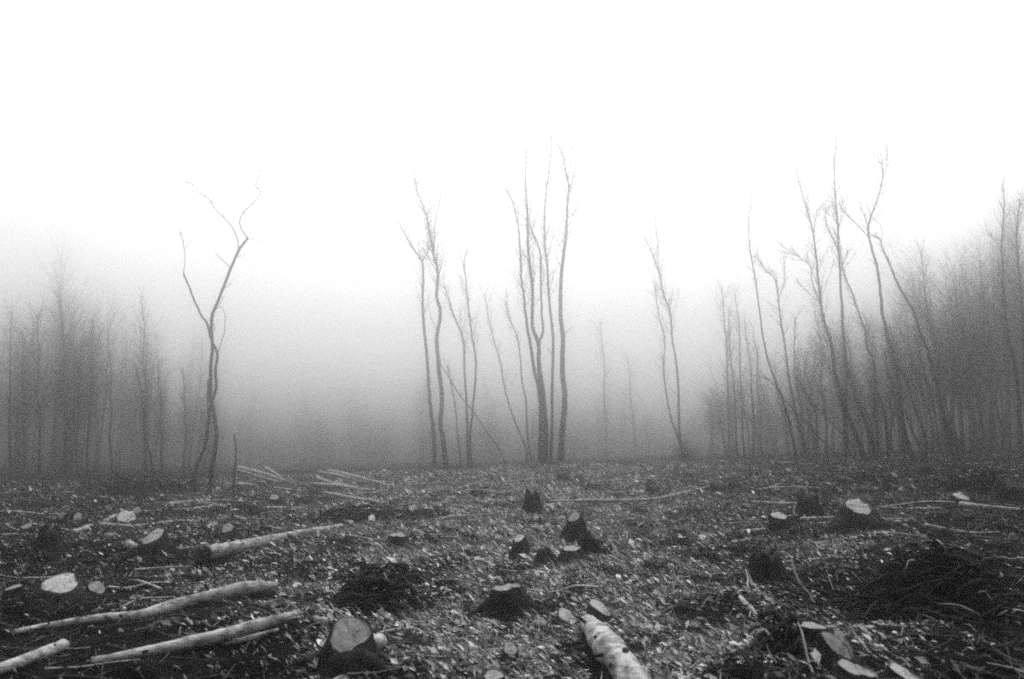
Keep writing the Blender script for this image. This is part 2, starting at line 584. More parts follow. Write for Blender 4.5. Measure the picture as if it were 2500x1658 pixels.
stump('tiny pale topped stump left of the low flush stump', 1321, 1524, 25, 20, 1545, 34, tilt=-10)
stump('low stump with a round dull top half buried in litter at the bottom centre', 1246, 1590, 32, 28, 1612, 40)
stump('pale topped stump cut off by the bottom edge of the photo at the centre', 1206, 1655, 50, 22, 1680, 60)
stump('great dark stump with a wide scooped pale top, tallest on the right', 2096, 1237, 68, 40, 1312, 156, tilt=-8, jag=4, roots=7, lobes=[(100, .4, -.12)])
stump('grey topped short stump left of the great dark stump', 1902, 1259, 38, 18, 1304, 76, tilt=-2)
stump('small dark broken stump at the end of the short pale pole', 1972, 1216, 36, 14, 1264, 66, cut=False, jag=10, group='broken dark stumps')
stump('rough dark stump with a split crown standing among briars right of centre', 1868, 1356, 62, 18, 1432, 104, cut=False, jag=20, roots=6, group='broken dark stumps')
stump('far stump with a dull pale top behind the pole at the right edge', 2347, 1212, 38, 18, 1232, 52, tilt=-6)
stump('foreground stump with a big lobed pale face tipped towards the camera under a dark bank', 2049, 1572, 76, 64, 1640, 130, tilt=-34, lobes=[(185, .35, .28), (140, .22, -.3)], roots=5)
stump('dark stump with a thin pale ridge of sawn wood just behind the lobed face', 1985, 1528, 66, 16, 1590, 110, tilt=-3, roots=5)
stump('two lobed pale stump top low at the bottom edge on the right', 2092, 1642, 96, 38, 1672, 120, tilt=-14, lobes=[(80, .3, -.35), (270, .3, -.3)])
stump('pale stump top slanting down to the right at the bottom right edge', 2213, 1648, 84, 44, 1684, 110, tilt=-26)
stump('small far stump with a bright speck of top on the right skyline', 1926, 1148, 14, 9, 1162, 40)
stump('far dark stump on the centre skyline right of the thick tree', 1374, 1160, 22, 8, 1178, 36, cut=False, jag=4, group='broken dark stumps')
stump('far dark stump right of the one on the centre skyline', 1412, 1164, 18, 7, 1180, 30, cut=False, jag=4, group='broken dark stumps')
stump('dark stump in the haze beyond the long straight pole', 1443, 1186, 24, 8, 1205, 38, cut=False, jag=5, group='broken dark stumps')
stump('dark low stump beyond the right end of the long straight pole', 1754, 1184, 34, 12, 1206, 54, cut=False, jag=5, group='broken dark stumps')
stump('small dark stump close right of the dark low one', 1794, 1180, 24, 9, 1200, 40, cut=False, jag=5, group='broken dark stumps')
stump('small pale topped stump far right among dark litter', 2183, 1159, 16, 12, 1176, 28, tilt=-15)
stump('small stump with a slanted pale top below the far right one', 2232, 1190, 20, 12, 1206, 32, tilt=-35)
stump('pale flat stump top at the foot of the right skyline', 2350, 1166, 26, 9, 1182, 44)
stump('dark far stump near the right skyline bank', 2302, 1170, 40, 12, 1192, 70, cut=False, jag=6, group='broken dark stumps')
stump('black stump mass at the right edge above the pole', 2466, 1182, 60, 22, 1232, 110, cut=False, jag=12, group='broken dark stumps')
stump('small pale stump top beside the brushwood left of centre', 1009, 1242, 24, 13, 1262, 44, tilt=-25)

# ---- logs and poles
log('thick pale log with a dark broken root end left of centre', [(508, 1353), (566, 1339), (660, 1320), (756, 1300), (838, 1286)], (34, 31, 26, 19, 14), knots=4, ends=(True, False), rooty=True)
log('long pale log curving like a bow across the left foreground', [(34, 1545), (144, 1535), (252, 1521), (341, 1502), (449, 1473), (557, 1446), (611, 1436), (666, 1434)], (13, 16, 20, 24, 27, 29, 28, 23), knots=7)
log('rough pale log below the bow shaped log', [(223, 1616), (305, 1604), (395, 1592), (467, 1578), (539, 1564), (611, 1537), (683, 1513), (730, 1500)], (18, 21, 25, 28, 32, 29, 24, 17), knots=6)
log('short splintered pole lying against the rough pale log', [(545, 1573), (610, 1560), (680, 1541)], (11, 13, 8), knots=1)
log('sawn log running out of the photo at the bottom left corner', [(-30, 1646), (60, 1613), (155, 1578)], (24, 26, 27), knots=1)
log('long thin pale pole in front of the ragged stump far left', [(244, 1281), (340, 1285), (430, 1278), (545, 1277), (636, 1276)], (11, 10, 8, 6, 5))
log('thin straight pole near the left edge in the distance', [(4, 1307), (60, 1308), (106, 1307)], (8, 7, 6))
log('short pale billet beside the dark broken stump far left', [(176, 1300), (212, 1290)], (12, 12), knots=0)
log('tiny billet lying just above the short pale one', [(204, 1287), (226, 1284)], (8, 8), knots=0)
log('pale billet leaning on the left foot of the tall flared stump', [(310, 1328), (336, 1341)], (20, 18), knots=0)
log('pale billet lying left of the ragged stump behind the pole', [(250, 1276), (284, 1258)], (9, 9), knots=0)
PILE = 'poles stacked in a loose pile on the skyline left of centre'
for i, (pp, ww, lb) in enumerate([
        ([(583, 1153), (640, 1170), (700, 1180)], (8, 7, 4), 'steep pale pole at the left end of the far pile'),
        ([(578, 1172), (610, 1171), (690, 1185)], (6, 6, 4), 'low thin pole under the steep pole of the far pile'),
        ([(648, 1160), (690, 1172)], (6, 4), 'short pole tip right of the steep pole of the far pile'),
        ([(576, 1209), (600, 1200), (626, 1192)], (7, 6, 5), 'short pale pole slanting up to the right below the far pile'),
        ([(802, 1153), (824, 1166), (900, 1182), (958, 1194)], (6, 6, 5, 4), 'curved top pole of the far pile with a raised end'),
        ([(776, 1166), (830, 1172), (900, 1184)], (5, 6, 5), 'second pole of the far pile, just below the raised one'),
        ([(774, 1183), (810, 1192), (880, 1198)], (7, 6, 4), 'third pole of the far pile slanting into its middle'),
        ([(756, 1199), (820, 1198), (906, 1204)], (7, 7, 5), 'long straight bottom pole of the far pile'),
        ([(790, 1220), (850, 1229), (948, 1238)], (6, 7, 4), 'pale pole lying apart in front of the far pile'),
        ([(670, 1203), (740, 1206)], (5, 4), 'thin pole between the two heaps of the far pile')]):
    log(lb, pp, [q * 1.35 for q in ww], group=PILE, name='thin_pole', mat=M_LOG, up=(.30 - .02 * i, .06))
log('forked thin pole at the foot of the forked left tree', [(404, 1233), (480, 1226), (552, 1239)], (8, 8, 4), name='thin_pole')
log('second thin pole crossing under the forked left tree', [(420, 1246), (490, 1242), (540, 1232)], (5, 5, 4), name='thin_pole')
log('thin pale pole beyond the squat stump at the centre', [(1030, 1234), (1100, 1225), (1213, 1227)], (6, 7, 5), name='thin_pole')
log('long slanting pole in front of the dark pointed stump', [(1030, 1284), (1100, 1268), (1181, 1262), (1270, 1244)], (6, 8, 7, 5), name='thin_pole')
log('short pale pole between two long ones left of the dark pointed stump', [(1098, 1250), (1140, 1254), (1185, 1256)], (6, 5, 3), name='thin_pole')
log('long straight pole with black shade under it right of centre', [(1343, 1226), (1404, 1227), (1483, 1229), (1555, 1231), (1620, 1224), (1735, 1187)], (9, 9, 9, 9, 8, 5), name='long_pole')
log('pale splinter lying at the right end of the long straight pole', [(1600, 1234), (1627, 1249)], (4, 5), name='split_billet', cat='log')
log('short pale pole left of the small dark broken stump', [(1836, 1226), (1890, 1230), (1950, 1231)], (9, 9, 8), name='thin_pole')
log('long pole passing behind the great dark stump', [(1955, 1268), (2090, 1268), (2234, 1272)], (9, 9, 8), name='long_pole')
log('second pole close under the one behind the great dark stump', [(1965, 1284), (2040, 1279), (2228, 1288)], (7, 6, 5), name='long_pole')
log('upper of two poles ending at the grey topped short stump', [(1758, 1280), (1820, 1278), (1884, 1276)], (6, 7, 7), name='thin_pole')
log('lower of two poles ending at the grey topped short stump', [(1806, 1297), (1840, 1295), (1880, 1293)], (7, 8, 7), name='thin_pole')
log('short pole slanting up to the right below the grey topped stump', [(1788, 1325), (1825, 1319), (1864, 1310)], (8, 8, 6), name='thin_pole')
log('thin pole lying among litter right of the split dark stump', [(1959, 1369), (2038, 1362), (2080, 1361)], (7, 5, 3), name='thin_pole')
log('pale pole running to the right edge with a sawn end', [(2345, 1231), (2400, 1238), (2459, 1243), (2530, 1248)], (14, 12, 8, 5), knots=0)
log('thin twiggy pole on the dark ground at the right', [(2153, 1526), (2190, 1529), (2212, 1531)], (6, 5, 3), name='thin_pole')
log('pole half buried in litter at the bottom right of centre', [(1600, 1590), (1650, 1568), (1690, 1550)], (10, 10, 7), name='thin_pole')
log('long thin pole with a dark twin right of the large foreground stump', [(950, 1600), (1030, 1596), (1112, 1588)], (10, 9, 7), name='thin_pole')
log('dark thin pole under the long thin one at the bottom centre', [(945, 1612), (1040, 1604), (1110, 1598)], (6, 6, 4), name='thin_pole', mat=M_DARKSTICK)
log('short curved pole touching the right side of the large foreground stump', [(922, 1549), (965, 1539), (1012, 1537), (1038, 1548)], (10, 9, 8, 6), name='thin_pole')
log('thin pole just above the short curved one', [(948, 1522), (985, 1524), (1030, 1529)], (5, 5, 4), name='thin_pole')
log('black thin pole left of the thick foreground log', [(1195, 1584), (1290, 1571), (1393, 1556)], (6, 6, 4), name='thin_pole', mat=M_DARKSTICK)
log('thick pale log with a swollen joint running towards the camera', [(1436, 1522), (1460, 1550), (1486, 1586), (1504, 1604), (1530, 1640), (1566, 1700)], (40, 52, 72, 60, 72, 78), knots=5)
log('pale billet lying across the foot of the large foreground stump', [(800, 1625), (860, 1598), (928, 1566)], (32, 34, 36), knots=2)
log('dark edged pole below the billet in the bottom foreground', [(810, 1668), (850, 1648), (884, 1628)], (14, 16, 12), knots=0)
log('small pale billet touching the left side of the large foreground stump', [(768, 1514), (800, 1519)], (16, 18), knots=0)
log('pale split plank of wood leaning in the litter right of centre', [(1806, 1459), (1830, 1485), (1852, 1508)], (8, 17, 5), name='split_billet', knots=0)
log('short pale stub right of the poles behind the great stump', [(2232, 1294), (2246, 1308)], (9, 9), knots=0, name='split_billet')
log('short grey billet with its sawn end up at the brushwood left of centre', [(908, 1262), (906, 1278)], (16, 14), knots=0, name='split_billet')
log('bright splinter on the left end of the long straight pole', [(1362, 1219), (1382, 1215)], (10, 7), knots=0, name='split_billet')
log('pale billet in the litter behind the squat dark stump', [(1155, 1200), (1172, 1206)], (8, 9), knots=0, name='split_billet')
log('pale billet left of the small stump by the far pile', [(700, 1205), (722, 1210)], (7, 7), knots=0, name='split_billet')
log('pale billet above the round topped stump by the thin pole', [(574, 1262), (600, 1271)], (9, 8), knots=0, name='split_billet')
log('pale curled strip of root left of the brushwood mound', [(790, 1428), (806, 1414), (803, 1398)], (9, 10, 7), name='pale_root', cat='root')
log('pale root reaching right from the curled strip', [(812, 1404), (832, 1400), (846, 1394)], (7, 9, 6), name='pale_root', cat='root')


for px_, by_, w_, h_, lb_ in [
        (745, 1236, 44, 14, 'low black stub in front of the far pole pile'), (706, 1262, 40, 13, 'low black stub between the pole pile and the thick rooty log'),
        (1024, 1268, 52, 18, 'black stub just right of the brushwood left of centre'), (1164, 1216, 40, 13, 'low black stub near the middle on the far ground'),
        (1592, 1208, 46, 16, 'low black stub above the middle of the long straight pole'), (1562, 1262, 56, 16, 'dark low stub just below the right end of the long straight pole'),
        (2122, 1172, 46, 14, 'far black stub above the great dark stump'), (2172, 1206, 50, 17, 'black stub up and right of the great dark stump'),
        (2052, 1186, 40, 13, 'black stub up and left of the great dark stump'), (1838, 1168, 44, 14, 'far black stub under the first leaning tree on the right'),
        (2262, 1160, 50, 16, 'far black stub below the last bending tree'), (100, 1244, 56, 16, 'far black stub at the foot of the left hand wood'),
        (628, 1262, 50, 16, 'black stub at the thin end of the long thin pole'), (826, 1262, 50, 15, 'black stub above the thin end of the thick rooty log'),
        (1108, 1308, 46, 14, 'black stub left of the upright dark stump in the middle'), (1660, 1312, 44, 13, 'black stub left of the two poles by the grey topped stump'),
        (2300, 1316, 70, 20, 'black stub behind the huge heap at the right'), (1140, 1392, 50, 12, 'low black stub above the jagged centre stump')]:
    stump(lb_, px_, by_ - h_ * 1.1, w_ * .55, 6, by_, w_, cut=False, jag=h_ * .5, group='broken dark stumps')
for pp_, ww_, lb_ in [
        ([(1480, 1262), (1560, 1257), (1640, 1246)], (6, 7, 5), 'thin pole below the right part of the long straight pole'),
        ([(640, 1240), (720, 1243), (800, 1248)], (7, 6, 5), 'thin pole lying between the pole pile and the thick rooty log'),
        ([(1180, 1182), (1260, 1176), (1330, 1168)], (5, 5, 4), 'far thin pole at the feet of the centre clump'),
        ([(1000, 1186), (1080, 1180), (1150, 1182)], (5, 5, 4), 'far thin pole at the feet of the pair of slim trees'),
        ([(1480, 1176), (1560, 1170), (1640, 1172)], (5, 5, 4), 'far thin pole left of the leafy bush'),
        ([(1850, 1196), (1920, 1190), (2000, 1192)], (6, 5, 4), 'far thin pole under the leaning trees on the right'),
        ([(2150, 1240), (2230, 1244), (2300, 1240)], (6, 6, 4), 'thin dull pole right of the top of the great dark stump'),
        ([(330, 1392), (400, 1388), (470, 1384)], (6, 6, 4), 'thin pole below the tall dark flared stump')]:
    log(lb_, pp_, [q * 1.2 for q in ww_], name='thin_pole')


# ---- heaps of brash: a dark rotting core under tangled sticks
def heap(label, px, basey, w, h, n=90,  leafy=False, pale=.06, core=.8, seed=1):
    g = ground(px, basey)
    sc = g.y / F
    rw = w / 2 * sc; hh = h * sc
    cx, cy_ = g.x, g.y + rw * .5
    base = Vector((cx, cy_, T(cx, cy_)))
    root = empty('brushwood_heap', base, label, 'brushwood heap', 'heaps of dark brushwood')
    STUMPS.append((cx, cy_, rw * .6))
    mb = MB()
    nu, nv = 40, 16
    for i in range(nv):
        t = i / (nv - 1)
        for j in range(nu):
            a = 2 * math.pi * j / nu
            rr = rw * (1 - t) * (1 + .4 * float(vnoise(math.cos(a) * 2.2 + seed, math.sin(a) * 2.2, 7)))
            x = math.cos(a) * rr; y = math.sin(a) * rr * .55
            z = hh * core * .72 * (1 - (1 - t) ** 1.5) * (1 + .55 * float(vnoise(x / rw * 2.3 + seed * 3, y / rw * 3, 8))) 
            z += .17 * hh * float(vnoise(x / rw * 6, y / rw * 6 + seed, 12)) * min(1, t * 4) + .07 * hh * float(vnoise(x / rw * 15, y / rw * 15 + seed, 13)) * min(1, t * 5)
            zz = T(cx + x, cy_ + y) - base.z
            mb.v.append(Vector((x, y, zz * (1 - t) + z - (.1 if i == 0 else 0))))
    for i in range(nv - 1):
        for j in range(nu):
            a = i * nu + j; b = i * nu + (j + 1) % nu
            mb.f.append((a, b, b + nu, a + nu))
    mb.f.append(tuple((nv - 1) * nu + j for j in range(nu)))
    mb.build('rotten_core', M_MOSS, root)
    dk = MB(); pales = []
    for k in range(int(n * .6)):
        a = random.uniform(0, 6.28); q = math.sqrt(random.random()) * 1.1
        x = math.cos(a) * q * rw; y = math.sin(a) * q * rw * .6
        z = max(0, hh * core * (1 - q ** 2)) * random.uniform(.55, 1.25) + .03
        L = random.uniform(.2, .8) * rw
        d = Vector((random.choice((-1, -1, 1)) * random.uniform(.4, 1), random.uniform(-.5, .5), random.gauss(.12, .3))).normalized()
        p = Vector((x, y, z))
        pts = [p - d * L * .5, p + Vector((0, 0, random.uniform(0, .07))), p + d * L * .5 + Vector((0, 0, random.uniform(-.15, .05)))]
        for q_ in pts:
            q_.z = max(q_.z, T(base.x + q_.x, base.y + q_.y) - base.z + .01)
        r = random.choice((.006, .009, .014, .022)) * random.uniform(.8, 1.2)
        tgt = dk
        if random.random() < pale * .6:
            tgt = MB(); pales.append(tgt); r = min(r, .008)
        tgt.tube(smooth_path(pts, 2), list(np.linspace(r, r * .4, 5)), 5)
    tag(dk.build('dark_sticks', M_DARKSTICK, root), kind='stuff')
    for q in pales:
        q.build('pale_stick', M_STICK, root)


heap('huge black heap of brushwood and roots at the right edge', 2345, 1502, 400, 165, n=330, pale=.05, seed=3)
heap('low black heap spilling from the huge one towards the centre', 2215, 1500, 150, 92, n=90, pale=.02, seed=4)
heap('dark mossy heap behind the large foreground stump', 900, 1506, 230, 84, n=170, pale=.07, seed=5)
heap('low dark ridge of brash behind the mossy heap', 920, 1436, 240, 34, n=110, pale=.06, seed=6)
heap('dark bank of litter arching over the lobed stump in the right foreground', 1960, 1585, 210, 78, n=70, pale=.05, seed=7)
heap('low dark brash tangle with pale sticks left of centre', 880, 1276, 210, 34, n=110, pale=.16, seed=8)
heap('black bank of brash on the right skyline', 2420, 1212, 200, 70, n=120, pale=.03, seed=9)
heap('dim heap of twigs on the left skyline', 330, 1212, 300, 34, n=160, pale=.06, seed=10)
heap('dark hump joining the two stumps of the mossy double stool', 1446, 1360, 96, 60, n=14, pale=.0, seed=12)
heap('black heap of brash left of the great dark stump', 1992, 1262, 70, 42, n=50, pale=.06, seed=13)


# ---- arching briar canes
def briar(label, pts, w=4, lifts=None, mat=None):
    P = []
    g0 = ground(*pts[-1])
    for i, p in enumerate(pts):
        P.append(at(p[0], p[1], g0.y + .25 * (len(pts) - 1 - i) / max(1, len(pts) - 1)))
    P[-1].z -= .02
    sc = g0.y / F
    sp = smooth_path(P, 5)
    b = P[-1].copy()
    mb = MB(); mb.tube([p - b for p in sp], list(np.linspace(w * .25 * sc, w * .55 * sc, len(sp))), 5)
    o = mb.build('briar_cane', mat or M_STICK); o.location = b
    tag(o, label, 'briar cane', 'arching briar canes')


briar('pale briar cane crossing in front of the dark bank by the lobed stump', [(1948, 1520), (1957, 1541), (1965, 1574), (1976, 1620), (1992, 1652)], 6)
briar('briar cane running down right of the lobed stump', [(2074, 1523), (2090, 1552), (2117, 1586), (2140, 1606), (2170, 1626)], 5)
briar('long briar cane bending down right of the split dark stump', [(1916, 1348), (1932, 1362), (1942, 1400), (1962, 1434), (1990, 1458)], 6)
briar('left prong of the pale forked cane below the split dark stump', [(1820, 1390), (1826, 1412), (1826, 1432), (1842, 1446)], 5)
briar('right prong of the pale forked cane below the split dark stump', [(1824, 1393), (1838, 1424), (1852, 1442), (1866, 1452)], 5)
briar('black cane sweeping down beside the great stump', [(1930, 1262), (1960, 1290), (1984, 1310), (2010, 1328)], 4, mat=M_DARKSTICK)
briar('thin pale cane bent over the litter right of the jagged centre stump', [(1118, 1326), (1128, 1336), (1134, 1352), (1142, 1366)], 5)


# ------------------------------------------------------------------ standing trees
def add_twigs(mb, path, radii, t0, count, L0, droop=.0, side=1.0, rmin=.0036, rt=.018, lean=0.0, sub=3, n=3):
    m = len(path)
    H = (path[-1] - path[0]).length
    for k in range(count):
        t = t0 + (1 - t0) * (k + random.random()) / count
        f = t * (m - 1); i = min(int(f), m - 2); p = path[i].lerp(path[i + 1], f - i)
        d = (path[i + 1] - path[i]).normalized()
        ax = Quaternion(d, random.uniform(0, 6.28)) @ d.orthogonal().normalized()
        q = (Quaternion(ax, R(random.uniform(14, 38))) @ d)
        L = L0 * H * (1.35 - .5 * t) * random.uniform(.5, 1.7)
        r0 = min(radii[i] * .55, rt * random.uniform(.7, 1.2))
        pts = [p]; dd = q.copy()
        for s_ in range(4):
            dd = (dd + Vector((random.gauss(0, .13), random.gauss(0, .13), random.gauss(.10, .10)))).normalized()
            pts.append(pts[-1] + dd * L / 4)
        rr = [r0, r0 * .8, r0 * .6, r0 * .45, r0 * .25]
        mb.tube(pts, [max(x, rmin) for x in rr], n, cap=False)
        for s_ in range(sub):
            j = random.randint(1, 3)
            ax2 = Quaternion(dd, random.uniform(0, 6.28)) @ dd.orthogonal().normalized()
            e = Quaternion(ax2, R(random.uniform(18, 40))) @ (pts[j + 1] - pts[j]).normalized()
            l2 = L * random.uniform(.2, .45)
            a = pts[j]; b = a + e * l2 * .5; c = b + (e + Vector((random.gauss(0, .2), random.gauss(0, .2), .15))).normalized() * l2 * .5
            mb.tube([a, b, c], [max(rr[j] * .5, rmin), rmin, rmin * .8], n, cap=False)


def crooked(pts, Y, amp=.05):
    out = []
    ph = random.uniform(0, 9)
    for i, (x, y) in enumerate(pts):
        out.append(at(x, y, Y + .35 * math.sin(i * .8 + ph) * min(1, i / 2)))
    return out


def tree(label, Y, stems, cfn, group='slender bare trees left standing in the clearing', twig=(.45, 26, .12), name='bare_tree', lead=True, rt=.010, sub=3, cat='tree'):
    """stems: [(points, w_base, w_tip, twig count or None)]"""
    Y = Y * {'c5': 1.24, 'c6': 1.17, 'c7': 1.17}.get(getattr(cfn, 'nm', ''), 1)
    first = [cfn(*p) for p in stems[0][0]]
    b = at(first[0][0], first[0][1], Y)
    base = Vector((b.x, b.y, T(b.x, b.y)))
    root = empty(name, base, label, cat, group)
    cr = MB()
    for si, st in enumerate(stems):
        pts = [cfn(*p) for p in st[0]]
        P = crooked(pts, Y + (0 if si == 0 else .12 * si))
        grounded = st[3] if len(st) > 3 else (pts[0][1] > 1090)
        if grounded:
            z = T(P[0].x, P[0].y) - .12
            if P[0].z > z:
                P.insert(0, Vector((P[0].x, P[0].y, z)))
            else:
                P[0].z = z
        sp = smooth_path(P, 4)
        sc = Y / F
        r = np.interp(np.linspace(0, 1, len(sp)), [0, .03, .5, 1], [st[1] * .54 * sc, st[1] * .44 * sc, (st[1] * .42 + st[2] * .58) * .5 * sc, max(st[2], 1.3) * .5 * sc])
        sp = [p - base for p in sp]
        sp = [p + Vector((random.gauss(0, .006), 0, 0)) if 0 < i < len(sp) - 1 else p for i, p in enumerate(sp)]
        mb = MB(); mb.tube(sp, list(r), 7, wob=.06)
        mb.build('trunk' if grounded else 'limb', M_TRUNK, root)
        tw = twig if len(st) <= 4 else st[4]
        if tw[1]:
            add_twigs(cr, sp, list(r), tw[0], int(tw[1] * 2.2), tw[2], rt=rt, sub=sub)
    if cr.v:
        cr.build('crown', M_TWIG, root)
    return root


c4 = lambda x, y: (x / 1.651, 300 + y / 1.651)
c5 = lambda x, y: (850 + x / 1.65, 250 + y / 1.65)
c6 = lambda x, y: (1600 + x / 1.65, 250 + y / 1.65)
c7 = lambda x, y: (1750 + x / 3.485, 700 + y / 3.485)
c5.nm = 'c5'; c6.nm = 'c6'
NT = (.5, 0, 0)
FEW = (.55, 5, .06)
YL = 20.5
tree('crooked forked tree standing alone on the left with two crossing stems', YL, [
    ([(840, 1525), (850, 1420), (868, 1320), (873, 1240), (860, 1160), (848, 1100), (848, 1000), (856, 900), (852, 790), (880, 715), (930, 590), (965, 510), (998, 467)], 12, 5.5, True, FEW),
    ([(785, 1500), (793, 1390), (830, 1290), (845, 1160), (870, 1070), (868, 1000), (876, 930), (850, 870), (835, 810), (808, 770), (765, 670), (740, 608)], 9.5, 4.5, True, NT),
    ([(998, 467), (966, 405), (985, 360), (1050, 285), (1032, 255), (1045, 200), (1055, 165), (1035, 145)], 3.6, 1.2, False, (.2, 6, .10)),
    ([(740, 608), (745, 550), (740, 480), (728, 440)], 2.2, .9, False, (.2, 3, .2)),
    ([(965, 510), (950, 450), (920, 400), (870, 350), (845, 310), (800, 280), (770, 245), (720, 230)], 3.6, 1.0, False, (.3, 5, .1)),
    ([(930, 585), (905, 560), (878, 538), (870, 520)], 2.6, 1.2, False, NT),
    ([(876, 930), (903, 850), (905, 770), (890, 740)], 2.6, 1.2, False, NT),
    ([(985, 360), (935, 325), (885, 290)], 1.8, .8, False, NT),
    ([(1040, 270), (1000, 235), (965, 195)], 1.6, .8, False, NT),
    ([(998, 467), (1040, 472), (1065, 485)], 1.6, .8, False, NT),
    ([(838, 1210), (838, 1100), (840, 1035)], 4.5, 4, False, NT),
], c4)
tree('short bare broken pole standing upright right of the forked left tree', 19.5, [
    ([(935, 1525), (942, 1440), (950, 1360), (950, 1300), (942, 1255)], 7, 4, True, NT)], c4, name='dead_sapling', group='dead saplings')

Y2 = 25
tree('tall slim tree, left one of the pair left of centre', Y2, [
    ([(348, 1490), (345, 1350), (335, 1250), (325, 1150), (318, 1030), (305, 900), (300, 800), (303, 700), (297, 640), (270, 600), (240, 550), (200, 480)], 13, 2, True, (.5, 18, .10)),
    ([(297, 640), (318, 610), (325, 560), (312, 500)], 2.5, 1, False, (.2, 6, .3))], c5)
tree('tall slim tree, right one of the pair left of centre', Y2 + .3, [
    ([(395, 1492), (385, 1370), (372, 1290), (378, 1200), (365, 1060), (357, 950), (372, 850), (357, 780), (362, 680), (345, 620), (328, 520), (315, 460), (290, 390), (275, 350), (262, 260)], 15, 2, True, (.5, 36, .11)),
    ([(357, 920), (335, 870), (325, 820)], 2, 1, False, NT),
    ([(357, 680), (330, 640), (305, 590)], 2.4, 1, False, (.3, 4, .3)),
    ([(345, 620), (352, 480), (372, 380), (360, 300), (372, 220)], 3, 1, False, (.2, 14, .2))], c5)
tree('thin bent sapling left of the twin stemmed one at the centre left', Y2 + 1, [
    ([(488, 1495), (482, 1400), (478, 1250), (470, 1100), (462, 950), (430, 870), (400, 780), (385, 740)], 9, 2, True, (.45, 10, .1))], c5)
tree('slim sapling bowing to the right, between the pair and the centre clump', Y2 + .6, [
    ([(497, 1482), (490, 1370), (500, 1250), (510, 1150), (515, 1040), (500, 950), (488, 850), (475, 730), (468, 640), (480, 590)], 9, 2, True, (.5, 14, .1)),
    ([(490, 890), (515, 860)], 1.6, .8, False, NT)], c5)
tree('thin dark stem leaning far to the left across the saplings', Y2 - 1.5, [
    ([(640, 1478), (610, 1400), (560, 1330), (500, 1240), (450, 1180), (400, 1100), (365, 1040)], 4.5, 2, True, (.6, 4, .08))], c5, name='leaning_sapling')
tree('faint thin sapling just left of the leaning dark stem', Y2 + 3, [
    ([(458, 1485), (440, 1330), (430, 1220), (400, 1060)], 6, 2, True, (.5, 8, .1))], c5)
tree('thin stem curving left towards the centre clump of trees', Y2, [
    ([(722, 1445), (715, 1390), (690, 1330), (655, 1240), (630, 1150), (610, 1040), (585, 950), (565, 870), (550, 770)], 6, 1.6, True, (.5, 8, .1))], c5)
tree('second thin stem close left of the centre clump', Y2 + 1.5, [
    ([(742, 1480), (722, 1330), (715, 1200), (700, 1120), (690, 1000), (675, 930), (650, 870), (635, 800)], 6, 1.8, True, (.5, 10, .1))], c5)
YC = 24.5
tree('tallest clump of trees at the centre, its three stems fused at the foot', YC, [
    ([(793, 1485), (795, 1300), (780, 1150), (768, 1060), (765, 970), (742, 900), (742, 750), (725, 600), (722, 450), (715, 300), (718, 200), (712, 120)], 17, 1.8, True, (.5, 34, .10)),
    ([(768, 1485), (775, 1350), (772, 1180), (750, 1080), (735, 980), (718, 880), (708, 780), (697, 700), (690, 530), (670, 430), (650, 370), (610, 340)], 14, 1.6, True, (.5, 22, .10)),
    ([(765, 975), (785, 920), (780, 850), (775, 700), (770, 590), (730, 500), (700, 450)], 8, 1.6, False, (.4, 12, .15)),
    ([(650, 380), (640, 300), (655, 220)], 2, .8, False, (.2, 6, .4)),
    ([(722, 630), (700, 600), (690, 560)], 2, .8, False, NT)], c5)
tree('slim straight tree just right of the fused centre clump', YC + .8, [
    ([(815, 1480), (822, 1300), (822, 1150), (825, 950), (810, 800), (800, 640), (790, 530), (795, 380), (805, 300), (820, 200), (815, 130)], 11, 1.5, True, (.45, 34, .10)),
    ([(822, 1020), (805, 990)], 2, 1, False, NT)], c5)
tree('thickest single tree at the right of the centre clump', YC, [
    ([(853, 1480), (862, 1330), (872, 1200), (862, 1080), (865, 950), (855, 850), (858, 700), (870, 600), (880, 500), (885, 380), (890, 340), (872, 250), (858, 190)], 18, 2, True, (.55, 34, .12)),
    ([(890, 345), (915, 280), (905, 180), (930, 120)], 3, 1, False, (.2, 12, .25)),
    ([(880, 470), (920, 430), (940, 360)], 2.4, 1, False, (.2, 6, .3)),
    ([(862, 670), (845, 640), (835, 610)], 2, 1, False, NT),
    ([(866, 950), (885, 920), (905, 905)], 2, .8, False, NT)], c5)
tree('lone thin tree with two stems rising from a leafy bush right of centre', 25, [
    ([(1352, 1420), (1335, 1330), (1330, 1170), (1320, 1040), (1305, 950), (1298, 850), (1270, 770), (1250, 680), (1220, 600), (1190, 540)], 9, 1.5, True, (.5, 22, .1)),
    ([(1340, 1390), (1318, 1320), (1300, 1270), (1280, 1160), (1270, 1080), (1275, 960), (1245, 830), (1235, 740)], 7.5, 1.4, True, (.5, 12, .1)),
    ([(1325, 1180), (1305, 1160), (1295, 1145)], 1.6, .8, False, NT),
    ([(1250, 680), (1245, 560), (1235, 450)], 2, .8, False, (.2, 8, .3))], c5)

